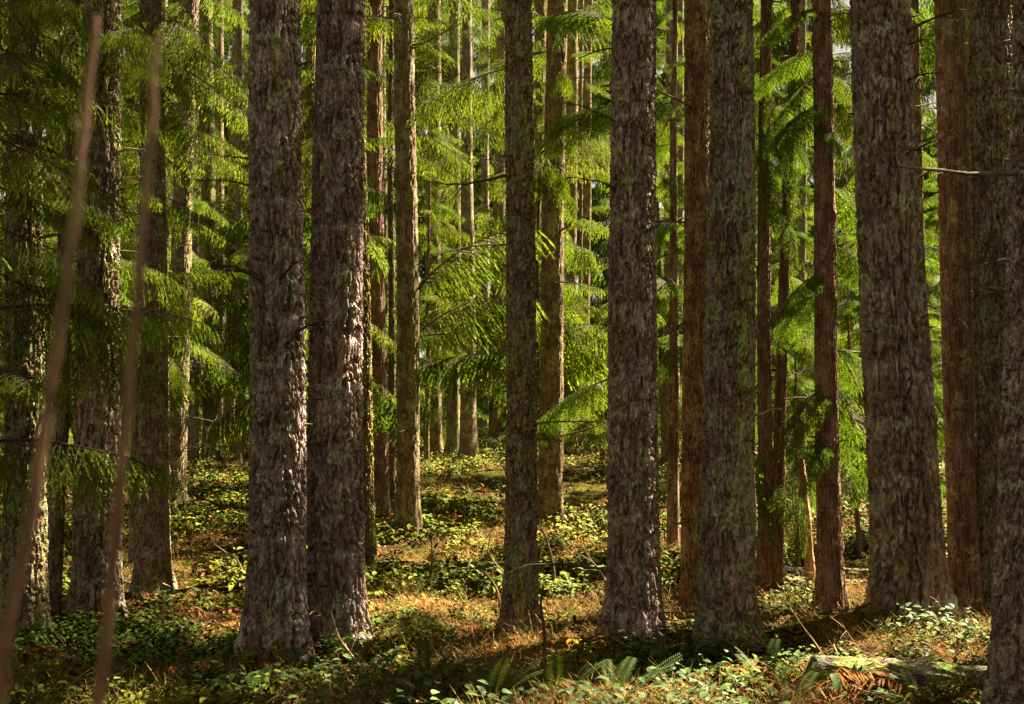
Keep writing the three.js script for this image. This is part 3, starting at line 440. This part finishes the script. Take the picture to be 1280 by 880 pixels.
// unseen firs added out of frame to block sky and sun, darkening sides and foreground
for (const [x, z, H, y0, n, reach] of [[5.9, -9.0, 16, 1.5, 60, 1.6], [6.6, -7.4, 13, 1.5, 56, 1.7], [4.3, -4.8, 12, 0.8, 70, 1.5], [6.4, -5.6, 15, 2, 55, 1.8], [10, -9.6, 20, 3, 50, 2.2], [14, -10.5, 22, 5, 50, 2.4], [21, -20, 24, 10, 36, 2.6], [-7, -9, 18, 3, 50, 2.2], [-9, -13, 20, 3, 50, 2.2], [4.6, -3.6, 13, 1.2, 104, 1.7], [5.6, -0.8, 14, 1.5, 104, 2.0], [-4.9, -3.4, 13, 1.2, 104, 1.7], [-6, -0.2, 14, 1.8, 104, 2.0], [3.6, 3.2, 15, 2.5, 50, 2.2], [-3.8, 3.6, 15, 2.8, 50, 2.2], [0.2, 6.5, 18, 4.5, 50, 2.4], [7, 4, 17, 3, 50, 2.4], [-7.5, 4.5, 17, 3, 50, 2.4]])
  smallTree('fir_tree', 'unseen fir with low boughs added to shade the stand of trunks', 'added shading firs round the stand', x, z, H, y0, n, reach, ['far', 'farWeeping'], 'fir', 'hemlock', canopyMat);
{ // far wood: one mass
  const L = [[], []];
  for (let i = 0; i < 2300; i++) { const d = rr(50, 58), half = 0.5 * d + 6, x = rr(-half, half), y = groundY(x, -d) + Math.pow(rnd(), 1.15) * 24; L[i % 2].push([M4(V(x, y, -d), eul(rr(-0.3, 0.3), rr(0, 6.28), rr(-0.3, 0.1)), rr(1.3, 2.3)), tint('hemlock')]); }
  instanced('woodland', BOUGH.far, leafMat, L[0], null, 'dense mass of sunlit conifer foliage far behind the trunks', 'woodland');
  instanced('woodland', BOUGH.farWeeping, leafMat, L[1], null, 'drooping conifer foliage of the distant sunlit wood', 'woodland');
}

{ // shrubby undergrowth closing the view low down at the back
  const L = []; for (let i = 0; i < 800; i++) { const d = rr(27, 50), x = rr(-1, 1) * (0.5 * d + 4), y = groundY(x, -d) + rr(0, 1.9) * smooth(24, 36, d); L.push([M4(V(x, y, -d), eul(rr(-0.3, 0.3), rr(0, 6.28), rr(0, 0.5)), rr(0.5, 1.0)), tint('hemlock')]); }
  instanced('undergrowth', BOUGH.far, leafMat, L, null, 'low leafy undergrowth closing the gaps behind the last trunks', 'undergrowth');
}
// ---------------------------------------------------------------- ground cover
const plantMat = new THREE.MeshPhysicalMaterial({ vertexColors: true, roughness: 0.7, specularIntensity: 0.15, side: THREE.DoubleSide });
const broadMat = new THREE.MeshPhysicalMaterial({ vertexColors: true, roughness: 0.75, transmission: 0.3, thickness: 0, clearcoat: 0.04, clearcoatRoughness: 0.2, specularIntensity: 0.25, side: THREE.DoubleSide });
const fernMat = new THREE.MeshPhysicalMaterial({ vertexColors: true, roughness: 0.8, transmission: 0.35, thickness: 0, specularIntensity: 0.2, side: THREE.DoubleSide });
const dryMat = new THREE.MeshPhysicalMaterial({ vertexColors: true, roughness: 0.95, specularIntensity: 0.08, side: THREE.DoubleSide });
function leafGeo(L, W, curl, fold, c, c2) {                            // an oval leaf along +x with a folded midrib
  const g = new GB(), n = 6, rowsL = [];
  for (let k = 0; k <= n; k++) { const t = k / n, w = W * Math.pow(Math.sin(Math.PI * Math.pow(t, 0.8) * 0.98 + 0.02), 0.75) * (k === n ? 0 : 1), x = L * t, y = -curl * t * t * L, col = c2 ? c.map((q, i) => lerp(q, c2[i], t)) : c; rowsL.push([g.v(x, y + fold * w, -w, col), g.v(x, y, 0, col), g.v(x, y + fold * w, w, col)]); }
  for (let k = 0; k < n; k++) for (let s = 0; s < 2; s++) { const [a, b, d, e] = [rowsL[k][s], rowsL[k][s + 1], rowsL[k + 1][s], rowsL[k + 1][s + 1]]; g.tri(a, b, d); g.tri(b, e, d); }
  return g.done();
}
function sprig(seed, n, hgt) {                                         // a low leafy sprig
  reseed(seed); const geos = [];
  for (let i = 0; i < n; i++) {
    const k = rr(0.7, 1.25), g = leafGeo(rr(0.035, 0.055), rr(0.011, 0.016), rr(0.1, 0.5), rr(0.1, 0.5), [0.062 * k, 0.080 * k, 0.004 * k]);
    g.applyMatrix4(M4(V(rr(-0.05, 0.05), hgt * (0.3 + 0.7 * i / n), rr(-0.05, 0.05)), eul(0, i * 2.4 + rr(-0.4, 0.4), rr(-0.3, 0.5)), 1)); geos.push(g);
  }
  const s = new GB(); s.tube([V(0, -0.03, 0), V(rr(-0.02, 0.02), hgt * 0.5, rr(-0.02, 0.02)), V(0, hgt, 0)], [0.002, 0.0016, 0.001], 3, [0.08, 0.05, 0.02]); geos.push(s.done());
  return mergeGeometries(geos);
}
const SPRIGS = [sprig(31, 9, 0.10), sprig(32, 12, 0.14), sprig(33, 7, 0.07)];
const trunkSpots = TREES.map(t => [t.base.x, t.base.z, t.rad(0) * 1.25]);
const clearOf = (x, z, r = 0) => trunkSpots.every(([a, b, q]) => (x - a) ** 2 + (z - b) ** 2 > (q + r) ** 2);
function scatter(n, d0, d1, f) { for (let i = 0; i < n; i++) { const t = rnd(), d = d0 * Math.pow(d1 / d0, Math.pow(t, 1.15)), x = rr(-1, 1) * (0.5 * d + 0.8); if (clearOf(x, -d)) f(x, -d, d); } }
{
  reseed(41);
  const L = [[], [], []];
  scatter(32000, 5.4, 36, (x, z, d) => {
    const m = fbm(x * 0.9 + 3, z * 0.9, 207, 4); if (m < -0.09 + 0.14 * rnd()) return;
    const k = rr(0.7, 1.3), r = rnd(), yellow = clamp(fbm(x * 0.5, z * 0.5 + 40, 221, 3) * 2 + 0.8 + rr(-0.3, 0.3));
    const col = r < 0.025 ? RGB(4 * k, 0.7 * k, 0.5 * k) : r < 0.06 ? RGB(3.2 * k, 1.5 * k, 0.6 * k) : RGB(lerp(0.75, 1.7, yellow) * k, lerp(1, 1.35, yellow) * k, lerp(1.3, 0.7, yellow) * k);
    L[Math.floor(rnd() * 3)].push([M4(V(x, groundY(x, z) - 0.01, z), eul(rr(-0.35, 0.35), rr(0, 6.28), rr(-0.35, 0.35)), rr(0.45, 1.35) * (d > 13 ? 1.4 : 1)), col]);
  });
  scatter(14000, 10.5, 36, (x, z, d) => { if (fbm(x * 0.9 + 3, z * 0.9, 207, 4) < -0.16 + 0.2 * rnd()) return; const k = rr(0.7, 1.25), y = rr(0.3, 1); L[Math.floor(rnd() * 3)].push([M4(V(x, groundY(x, z) - 0.01, z), eul(rr(-0.35, 0.35), rr(0, 6.28), rr(-0.35, 0.35)), rr(0.7, 1.9)), RGB(lerp(0.8, 1.6, y) * k, lerp(1, 1.3, y) * k, 0.8 * k)]); });
  ['low glossy green sprigs carpeting the forest floor', 'taller leafy sprigs mixed through the forest floor cover', 'short yellow green seedlings dotted over the forest floor'].forEach((l, k) => instanced('ground_cover', SPRIGS[k], plantMat, L[k], null, l, 'ground cover'));
  const litter = [leafGeo(0.045, 0.014, 0.6, 0.35, [0.16, 0.092, 0.030]), leafGeo(0.06, 0.012, -0.5, 0.6, [0.16, 0.092, 0.030]), leafGeo(0.035, 0.016, 0.9, -0.3, [0.16, 0.092, 0.030])], LL = [[], [], []];
  scatter(44000, 5.4, 30, (x, z, d) => {
    const r = rnd(), k = rr(0.5, 1.3), col = r < 0.16 ? RGB(1.4 * k, 1.4 * k, 1.3 * k) : r < 0.48 ? RGB(1.05 * k, 0.6 * k, 0.35 * k) : RGB(0.6 * k, 0.5 * k, 0.5 * k);
    LL[Math.floor(rnd() * 3)].push([M4(V(x, groundY(x, z) + rr(0.005, 0.03), z), eul(rr(-0.7, 0.7), rr(0, 6.28), rr(-0.7, 0.7)), rr(0.6, 1.4) * (d > 12 ? 1.15 : 1)), col]);
  });
  ['curled tan and brown fallen leaves littering the ground', 'narrow dry fallen leaves littering the ground', 'small round dry leaves littering the ground'].forEach((l, k) => instanced('leaf_litter', litter[k], dryMat, LL[k], null, l, 'leaf litter'));
  // dry grass
  reseed(43); const tg = new GB();
  for (let i = 0; i < 26; i++) { const a = rr(0, 6.28), h = rr(0.10, 0.3), pts = bend(V(rr(-0.04, 0.04), -0.02, rr(-0.04, 0.04)), V(Math.cos(a) * 0.6, 1, Math.sin(a) * 0.6), h, 5, rr(0.6, 2.2)), k = rr(0.6, 1.3), s = V(-Math.sin(a), 0, Math.cos(a)); for (let m = 0; m < 5; m++) { const c = [0.20 * k, 0.125 * k, 0.034 * k], w = 0.0024 * (1 - m / 6), A = pts[m], B = pts[m + 1]; const q = [tg.v(A.x + s.x * w, A.y, A.z + s.z * w, c), tg.v(A.x - s.x * w, A.y, A.z - s.z * w, c), tg.v(B.x, B.y, B.z, c)]; tg.tri(...q); } }
  const G = []; scatter(13000, 5.5, 32, (x, z, d) => { if (fbm(x * 0.7 + 20, z * 0.7, 233, 3) < -0.02) return; const k = rr(0.7, 1.2); G.push([M4(V(x, groundY(x, z), z), eul(rr(-0.3, 0.3), rr(0, 6.28), rr(-0.3, 0.3)), rr(0.7, 1.5)), RGB(k, k, k)]); });
  instanced('dry_grass', tg.done(), dryMat, G, null, 'thin straw coloured dry grass strewn between the trunks', 'dry grass');
  // fine fallen twigs
  reseed(44); const tw = new GB(); { const p = bend(V(-0.2, 0, 0), V(1, 0.1, 0), 0.45, 6, 0.3, 0.15); tw.tube(p, p.map((_, k) => 0.004 * (1 - k / 9)), 4, [0.8, 0.75, 0.7]); for (let k = 0; k < 4; k++) { const e = bend(along(p, rr(0.2, 0.8)), V(rr(0, 1), rr(0, 0.8), rr(-1, 1)), rr(0.06, 0.2), 3, 0.2, 0.2); tw.tube(e, [0.0025, 0.002, 0.0018, 0.001], 3, [0.8, 0.75, 0.7]); } }
  const K = []; scatter(1500, 5.5, 24, (x, z) => { const k = rr(0.6, 2.2); K.push([M4(V(x, groundY(x, z) + 0.01, z), eul(rr(-1, 1), rr(0, 6.28), rr(-0.5, 0.6)), rr(0.5, 1.8)), RGB(k, k, k * 0.95)]); });
  instanced('fallen_twigs', tw.done(), woodMat, K, null, 'fine dead twigs strewn over the forest floor', 'twigs');
}

// fern fronds: green sword fern, and rust coloured dead bracken
function frond(seed, L, pairs, W, arch, c, { curl = 0, gaps = 0 } = {}) {
  reseed(seed); const g = new GB(), pts = bend(V(0, 0, 0), V(0.55, 1, 0), L, 12, arch, 0.02);
  g.tube(pts, pts.map((_, k) => 0.0032 * (1.1 - k / 12)), 4, [c[0] * 1.2, c[1] * 0.8, c[2]]);
  for (let i = 0; i < pairs; i++) for (const s of [-1, 1]) {
    if (rnd() < gaps) continue;
    const t = 0.14 + 0.85 * i / pairs, P = along(pts, t), h = heading(pts, t), w = W * Math.pow(Math.sin(Math.PI * Math.pow(1 - t * 0.92, 0.8)), 0.6) * rr(0.9, 1.08), sd = V(0, 0, s), k = rr(0.85, 1.15), col = [c[0] * k, c[1] * k, c[2] * k];
    const tip = P.clone().addScaledVector(sd, w).addScaledVector(h, w * 0.3).add(V(0, -w * (0.15 + curl * rr(0.2, 1)), 0)).addScaledVector(V(1, 0, 0), curl * w * rr(-0.5, 0.5));
    g.blade(P, tip, L * 0.27 / pairs, h, col);
  }
  return g.done();
}
const FRONDS = [frond(61, 0.62, 30, 0.085, 0.9, [0.050, 0.080, 0.006]), frond(62, 0.52, 26, 0.078, 1.3, [0.055, 0.085, 0.006]), frond(63, 0.7, 32, 0.09, 0.6, [0.045, 0.075, 0.006])];
const RUST = [frond(64, 0.45, 16, 0.10, 2.0, [0.15, 0.062, 0.022], { curl: 1.2, gaps: 0.15 }), frond(65, 0.38, 14, 0.09, 2.6, [0.13, 0.060, 0.026], { curl: 1.5, gaps: 0.2 }), frond(66, 0.5, 16, 0.09, 1.5, [0.17, 0.072, 0.022], { curl: 1.0, gaps: 0.1 })];
function fern(x, z, n, scale, label, dead = false, group) {
  const g = thing(dead ? 'dead_bracken' : 'sword_fern', label, 'fern', group, groundAt(x, z)), set = dead ? RUST : FRONDS;
  for (let i = 0; i < n; i++) { const m = part('frond', set[i % 3], dead ? dryMat : fernMat, g), a = i * 2.399 + rr(-0.3, 0.3); m.position.set(Math.cos(a) * 0.02, -0.02, -Math.sin(a) * 0.02); m.quaternion.copy(eul(rr(-0.2, 0.2), a, dead ? rr(-0.7, 0.1) : rr(-0.35, 0.2))); m.scale.setScalar(scale * (dead ? 1.25 : 0.72) * rr(0.75, 1.1)); }
  return g;
}
reseed(300);
for (const [px, py, n, s, label] of [[405, 876, 11, 0.9, 'sword fern below the foot of the big trunk with leaning twig'], [452, 872, 10, 1.0, 'sword fern beside broad leaves at the foot of the leaning twig'], [533, 868, 12, 1.05, 'sword fern among broad leaves in front of the clearing'], [610, 885, 9, 0.9, 'low sword fern between two larger ferns before the clearing'], [695, 884, 10, 0.9, 'sprawling sword fern beside the thin upright dead stem'], [765, 882, 10, 1.0, 'sword fern before the pale plated trunk'], [960, 862, 10, 0.8, 'sword fern beside rust coloured bracken below the cedar stems'], [990, 890, 8, 0.85, 'dark sword fern with long arching frond before the bracken'], [1150, 888, 8, 0.8, 'small sword fern before the fallen log in shade'], [320, 880, 7, 0.75, 'small sword fern before the purplish grey trunk']]) { const p = onGround(px, py); fern(p.x, p.z, n, s, label); }
for (const [px, py, n, s, label] of [[233, 852, 16, 0.8, 'large rusty heap of dead bracken under the bent stalk'], [300, 846, 14, 0.8, 'rusty dead bracken before the purplish grey trunk'], [360, 842, 12, 0.7, 'rusty dead bracken between the feet of the close pair'], [478, 806, 12, 0.75, 'brown dead bracken leaves beside the leaning twig'], [515, 775, 12, 0.75, 'orange dead bracken in the sunny clearing'], [770, 800, 9, 0.65, 'curled orange bracken at the foot of the pale plated trunk'], [985, 852, 13, 0.8, 'orange brown bracken beside the sword fern under cedars'], [1045, 872, 16, 0.85, 'wide rusty bracken heap before the fallen log'], [1010, 880, 12, 0.8, 'rusty bracken between dark fern and fallen log'], [725, 860, 9, 0.8, 'brown bracken between two sprawling ferns'], [860, 700, 12, 0.9, 'orange bracken behind the pale plated trunk'], [1075, 645, 12, 1.1, 'orange bracken on the slope behind the cedar trunk'], [555, 700, 10, 0.8, 'rusty bracken by the mossy fallen log'], [735, 640, 14, 1.0, 'tan bracken behind the leaning brown trunk'], [100, 850, 10, 0.8, 'rusty bracken under the thick olive trunk']]) { const p = onGround(px, py); fern(p.x, p.z, n, s, label, true); }
{
  reseed(310); const L = [[], [], []]; scatter(3800, 6.2, 30, (x, z, d) => { if (fbm(x * 0.6 + 5, z * 0.6, 241, 3) < -0.05) return; const k = rr(0.6, 1.3); L[Math.floor(rnd() * 3)].push([M4(V(x, groundY(x, z) - 0.01, z), eul(rr(-0.3, 0.3), rr(0, 6.28), rr(-0.8, 0)), rr(0.5, 0.95)), RGB(k * rr(0.8, 1.2), k, k)]); });
  ['dead brown bracken fronds lying scattered between trunks', 'shrivelled rust brown fern fronds scattered on the ground', 'long dead orange fern fronds scattered on the ground'].forEach((l, k) => instanced('bracken_litter', RUST[k], dryMat, L[k], null, l, 'bracken litter'));
}
// broad-leaved evergreen shrubs (salal) in the foreground: every leaf a part
const broad = [[0.085, 0.025, 0.35, 0.25], [0.07, 0.022, 0.2, 0.35], [0.095, 0.027, 0.5, 0.2]].map(([l, w, c, f], k) => leafGeo(l, w, c, f, [[0.026, 0.062, 0.004], [0.038, 0.078, 0.004], [0.060, 0.098, 0.005]][k]));
const stemMat = dryMat;
function shrub(x, z, stems, h, label, group) {
  const g = thing('salal_shrub', label, 'shrub', group, groundAt(x, z));
  for (let i = 0; i < stems; i++) {
    const a = i * 2.4 + rr(-0.5, 0.5), L = h * rr(0.7, 1.15), pts = bend(V(0, -0.03, 0), V(Math.cos(a) * 0.55, 1, Math.sin(a) * 0.55), L, 6, rr(0.2, 0.9), 0.08), gb = new GB();
    gb.tube(pts, pts.map((_, k) => 0.003 * (1.1 - k / 7)), 4, [0.13, 0.07, 0.035]); part('stem', gb.done(), stemMat, g);
    const n = Math.round(L / 0.045);
    for (let k = 1; k <= n; k++) { const t = k / n, m = part('leaf', broad[Math.floor(rnd() * 3)], broadMat, g); m.position.copy(along(pts, t)); m.quaternion.copy(eul(rr(-0.4, 0.4), a + (k % 2 ? 1.1 : -1.1) + rr(-0.5, 0.5), rr(-0.3, 0.6))); m.scale.setScalar(rr(0.65, 1.1)); }
  }
}
reseed(320);
const SHRUBS = [[[385, 862, 5, 0.26], [425, 855, 5, 0.26], [470, 848, 6, 0.3], [490, 862, 5, 0.28], [515, 878, 5, 0.26], [560, 872, 6, 0.28], [590, 858, 5, 0.24], [620, 868, 5, 0.24], [650, 880, 5, 0.26], [555, 850, 4, 0.22], [440, 882, 5, 0.28]].map(a => [...a, 'leafy broad leaved shrub in the green bank before the clearing', 'broad leaved shrubs before the clearing']),
  [[730, 842, 5, 0.2], [770, 850, 5, 0.24], [800, 815, 5, 0.3], [818, 812, 4, 0.26], [790, 870, 5, 0.24], [750, 878, 4, 0.2]].map(a => [...a, 'broad leaved shrub round the foot of the pale plated trunk', 'broad leaved shrubs at the pale plated trunk']),
  [[840, 845, 5, 0.24], [870, 835, 6, 0.26], [895, 830, 6, 0.3], [920, 828, 6, 0.32], [880, 858, 6, 0.26], [850, 872, 5, 0.24], [905, 868, 5, 0.22]].map(a => [...a, 'broad leaved shrub round the foot of the lichen covered trunk', 'broad leaved shrubs at the lichen covered trunk']),
  [[1110, 800, 6, 0.34], [1140, 795, 7, 0.38], [1165, 800, 7, 0.36], [1190, 805, 6, 0.34], [1215, 812, 6, 0.3], [1130, 825, 5, 0.26], [1180, 832, 5, 0.24], [1100, 862, 4, 0.24]].map(a => [...a, 'shaded broad leaved shrub under the widest trunk', 'broad leaved shrubs under the widest trunk']),
  [[270, 868, 6, 0.3], [290, 880, 5, 0.28], [330, 868, 5, 0.24], [60, 800, 4, 0.2], [70, 870, 4, 0.22], [120, 866, 4, 0.22], [20, 830, 5, 0.24], [185, 758, 6, 0.22], [215, 756, 6, 0.24]].map(a => [...a, 'broad leaved shrub by the bent stalks and their trunks', 'broad leaved shrubs by the bent stalks'])].flat();
const BANKS = [[230, 372, 'broad leaved shrub in the shady bank before the bracken heaps'], [375, 520, 'broad leaved shrub crowding the ferns below the leaning twig'], [520, 690, 'broad leaved shrub crowding the ferns before the clearing'], [700, 830, 'broad leaved shrub mixed with ferns before the pale plated trunk'], [830, 960, 'broad leaved shrub in the bank before the lichen covered trunk'], [960, 1240, 'broad leaved shrub beside the thick grey fallen log']];
for (const [a, b, l] of BANKS) for (let i = 0; i < (a === 230 || a === 960 ? 3 : 7); i++) SHRUBS.push([lerp(a, b, (i + rnd()) / (a === 230 || a === 960 ? 3 : 7)), rr(872, 935), 5, rr(0.2, 0.3), l, l.replace('shrub', 'shrubs').replace('broad leaved ', '')]);
for (const [px, py, st, h, l, gr] of SHRUBS) { const p = onGround(px, py); if (clearOf(p.x, p.z, 0.05)) shrub(p.x, p.z, st, h, l, gr); }

// ---------------------------------------------------------------- fallen logs, sticks and stalks
function fallenLog(x0, y0, x1, y1, dia, bark, tone, label) {
  const A = onGround(x0, y0), B = onGround(x1, y1), L = A.distanceTo(B), n = Math.ceil(L / 0.05), ns = 40, b = BARKS[bark], p = [], c = [], uv = [], ix = [], D = B.clone().sub(A).normalize(), S = V().crossVectors(D, V(0, 1, 0)).normalize(), U = V().crossVectors(S, D), C = A.clone().lerp(B, 0.5);
  for (let j = 0; j <= n; j++) { const t = j / n, P = A.clone().lerp(B, t); P.y = lerp(P.y, groundY(P.x, P.z), 0.6) + dia * 0.28; for (let s = 0; s <= ns; s++) { const a = s / ns * Math.PI * 2, u = s / ns, v = t * L / 1.6; const r = (j === 0 || j === n ? 0.001 : dia / 2 * (1 - 0.25 * t) + b.depth * 0.7 * (barkHeight(b, u, v) - 0.6) + 0.012 * fbm(t * 12, Math.cos(a) * 2, 5, 2)); const q = P.clone().addScaledVector(S, Math.cos(a) * r).addScaledVector(U, Math.sin(a) * r).sub(C); p.push(q.x, q.y, q.z); uv.push(u, v); const m = smooth(0.0, 0.2, fbm(t * 14, a * 1.5, 19, 3) + 0.1 * Math.sin(a)); c.push(tone * lerp(1, 0.9, m), tone * lerp(1, 1.3, m), tone * lerp(1, 0.4, m)); } }
  for (let j = 0; j < n; j++) for (let s = 0; s < ns; s++) { const e = j * (ns + 1) + s; ix.push(e, e + 1, e + ns + 1, e + 1, e + ns + 2, e + ns + 1); }
  const g = new THREE.BufferGeometry(); g.setAttribute('position', new THREE.Float32BufferAttribute(p, 3)); g.setAttribute('color', new THREE.Float32BufferAttribute(c, 3)); g.setAttribute('uv', new THREE.Float32BufferAttribute(uv, 2)); g.setIndex(ix); g.computeVertexNormals();
  const m = part(numbered('fallen_log'), g, b.material); m.position.copy(C); m.userData = { label, category: 'log' };
}
fallenLog(455, 712, 985, 716, 0.13, 'mossy', 0.9, 'long thin mossy log lying across the sunny clearing');
fallenLog(470, 745, 640, 748, 0.05, 'mossy', 0.9, 'short slim rotten log in front of the long mossy log');
fallenLog(960, 722, 1235, 728, 0.15, 'fir', 0.9, 'fallen log lying behind the cedar and widest trunks');
fallenLog(955, 733, 1230, 742, 0.12, 'fir', 0.9, 'slimmer fallen log lying close before another behind the cedars');
fallenLog(1005, 858, 1300, 872, 0.24, 'mossy', 0.9, 'thick grey fallen log in deep shade beside the nearly black trunk');
reseed(340);
function stick(pts, thick, tone, label, { twigs = 4, name = 'dead_stick', group, d = null } = {}) {    // photo pixels; the foot is on the ground
  const f = onGround(...pts[0]), dep = d ?? -f.z, w = pts.map(([x, y, dz = 0], k) => k ? atDepth(x, y, dep - dz) : f.clone());
  const c = new THREE.CatmullRomCurve3(w).getPoints(16).map(p => p.sub(f)), r = thick * dep / FOCAL / 2, gb = new GB();
  c[0].y -= 0.03; gb.tube(c, c.map((_, k) => r * lerp(1, 0.35, k / 16)), 7, [tone, tone * 0.93, tone * 0.85]);
  for (let m = 0; m < twigs; m++) { const t = rr(0.25, 0.95), e = bend(along(c, t), heading(c, t).add(V(rr(-1, 1), rr(-0.4, 0.6), rr(-1, 1))), rr(0.06, 0.25), 4, 0.3, 0.15); gb.tube(e, [r * 0.45, r * 0.38, r * 0.3, r * 0.25, r * 0.15], 4, [tone, tone * 0.93, tone * 0.85]); }
  const m = part(numbered(name), gb.done(), woodMat); m.position.copy(f); m.userData = { label, category: 'stick' }; if (group) m.userData.group = group;
}
stick([[678, 852], [681, 800], [676, 755], [678, 735]], 6, 0.5, 'thin upright dead stem in front of the greenish brown trunk', { twigs: 3 });
stick([[694, 740], [690, 700], [682, 672], [674, 655]], 5, 0.45, 'dark curved stick standing beside the leaning brown trunk', { twigs: 1 });
stick([[670, 750], [640, 722], [620, 705], [606, 680]], 3, 1.5, 'pale thin stick slanting against the greenish brown trunk', { twigs: 4 });
stick([[626, 768], [620, 735], [600, 712], [570, 711]], 4.5, 0.6, 'arched dark stick bowing over the rotten log', { twigs: 3 });
stick([[530, 746], [539, 715], [540, 690], [538, 667]], 4, 0.4, 'dark upright stick in the sunny clearing', { twigs: 4 });
stick([[482, 735], [472, 728], [458, 718], [455, 712]], 4, 0.5, 'short dark stick by the yellow mossed trunk', { twigs: 3 });
stick([[582, 748], [582, 735], [579, 724]], 5, 1.2, 'short pale upright stub in the clearing', { twigs: 0 });
stick([[760, 733], [750, 715], [735, 695], [727, 680]], 4, 0.6, 'slanting stick beside the pale plated trunk', { twigs: 3 });
stick([[1040, 838], [1020, 805], [1005, 785], [988, 760]], 2.5, 1.5, 'long straw thin stick slanting below the cedar trunk', { twigs: 1 });
stick([[1184, 870], [1192, 856], [1202, 840]], 4, 1.4, 'straw coloured stick leaning on the thick grey log', { twigs: 0 });
stick([[1208, 778], [1215, 745], [1222, 728], [1232, 718]], 3, 1.2, 'thin bowed stick before the brown orange edged trunk', { twigs: 1 });
stick([[1062, 768], [1080, 758], [1094, 752]], 3.5, 0.4, 'dark slanting stick between cedar trunk and widest trunk', { twigs: 1 });
stick([[1148, 812], [1190, 790], [1160, 765]], 2.5, 1.2, 'thin stem bent over the shaded shrubs', { twigs: 1 });
stick([[462, 850], [440, 820], [410, 780], [393, 760, 0.1]], 4.5, 1.7, 'forked pale dead twig leaning on the big purplish brown trunk', { twigs: 12, d: 7.6 });
stick([[310, 735], [296, 700], [285, 692], [265, 690]], 3.5, 0.5, 'curved dark stick on the bank behind the purplish grey trunk', { twigs: 2 });
stick([[225, 640], [205, 655], [190, 668]], 3, 0.9, 'slanting stick by the tilting dark brown trunk', { twigs: 2 });
stick([[240, 825], [252, 812], [262, 806]], 4, 1.4, 'short pale stick among rusty bracken', { twigs: 1 });
// brush piles of dead twigs against trunk feet
function brush(px, py, n, len, label) { const f = onGround(px, py), g = thing('brush_pile', label, 'brush', null, f); for (let i = 0; i < n; i++) { const gb = new GB(), a = rr(0, 6.28), k = rr(0.6, 1.8), p = bend(V(rr(-0.25, 0.25), -0.02, rr(-0.1, 0.15)), V(Math.cos(a), rr(0.2, 1.3), Math.sin(a)), len * rr(0.5, 1.1), 6, rr(-0.2, 1), 0.12); gb.tube(p, p.map((_, m) => 0.004 * (1.05 - m / 7)), 4, [k, k * 0.85, k * 0.75]); for (let q = 0; q < 4; q++) { const e = bend(along(p, rr(0.3, 0.9)), V(rr(-1, 1), rr(-0.2, 1), rr(-1, 1)), rr(0.08, 0.2), 3, 0.3, 0.15); gb.tube(e, [0.0025, 0.002, 0.0015, 0.001], 3, [k, k * 0.85, k * 0.75]); } part('twig', gb.done(), woodMat, g); } }
brush(1105, 790, 22, 0.45, 'tangle of bare reddish twigs before the widest trunk'); brush(110, 770, 14, 0.4, 'pale dead twigs against the thick olive trunk'); brush(395, 815, 16, 0.4, 'dead twigs bunched between the feet of the close pair'); brush(640, 790, 12, 0.35, 'drooping dead twigs at the foot of the greenish brown trunk'); brush(515, 680, 14, 0.6, 'dry brush round the foot of the slender bough carrying trunk'); brush(985, 745, 16, 0.55, 'dry brush between the cedar stems'); brush(800, 815, 10, 0.35, 'dead twigs against the pale plated trunk'); brush(1090, 840, 14, 0.4, 'reddish twigs above the thick grey log'); brush(250, 800, 10, 0.45, 'thin dry stems before the slim brown trunk');
// a weathered leaning snag among the cedars
{
  const f = onGround(1016, 740), t = atDepth(1001, 575, -f.z + 0.1), gb = new GB(), p = []; for (let k = 0; k <= 12; k++) p.push(V(0, -0.1, 0).lerp(t.clone().sub(f), k / 12).add(V(rr(-0.006, 0.006), 0, rr(-0.006, 0.006))));
  gb.tube(p, p.map((_, k) => 0.055 * (1 - 0.25 * k / 12)), 18, [1.5, 1.5, 1.15]); const g = thing('dead_snag', 'leaning yellowed dead snag among the cedar stems', 'snag', null, f); part('stem', gb.done(), BARKS.cedar.material, g);
  const hb = new GB(), q = bend(p[10], V(0.8, 0.5, 0.3), 0.3, 4, 0.2, 0.1); hb.tube(q, [0.014, 0.012, 0.01, 0.007, 0.004], 6, [1.2, 1, 0.8]); part('branch', hb.done(), woodMat, g);
}
// two tall dead stalks close to the lens
for (const [pts, r, label] of [[[[2, 850], [52, 560], [95, 250], [119, 20]], 0.0042, 'tall dead stalk before the mossy trunk, the one bent over further'], [[[122, 880], [150, 600], [178, 300], [197, 40]], 0.0038, 'tall straighter dead stalk before the slim brown trunk']]) {
  reseed(410 + r * 1e5);
  const dep = 0.72, w = pts.map(([x, y]) => atDepth(x, y, dep)), foot = groundAt(w[0].x - 0.12, w[0].z + 0.02), c = new THREE.CatmullRomCurve3([foot.clone().add(V(0, -0.05, 0)), foot.clone().lerp(w[0], 0.5).add(V(-0.02, 0, 0)), ...w]).getPoints(40).map(p => p.sub(foot).add(V(rr(-1, 1), 0, rr(-1, 1)).multiplyScalar(0.0012))), gb = new GB();
  gb.tube(c, c.map((_, k) => r * (1.35 - 0.75 * k / 40) * (1 + 0.16 * Math.exp(-(((k * 1.37) % 6) ** 2)) + 0.05 * Math.sin(k * 2.1))), 10, [1.15, 0.95, 0.95]);
  for (const t of [0.62, 0.74, 0.86]) { const e = bend(along(c, t), V(rr(-0.7, 0.7), 1, rr(-0.4, 0.4)), rr(0.015, 0.04), 4, -0.1, 0.1); gb.tube(e, [r * 0.4, r * 0.35, r * 0.3, r * 0.25, r * 0.12], 6, [1.15, 0.95, 0.95]); }
  const g = thing('dead_stalk', label, 'stalk', null, foot); part('stem', gb.done(), woodMat, g);
}
renderer.render(scene, camera);
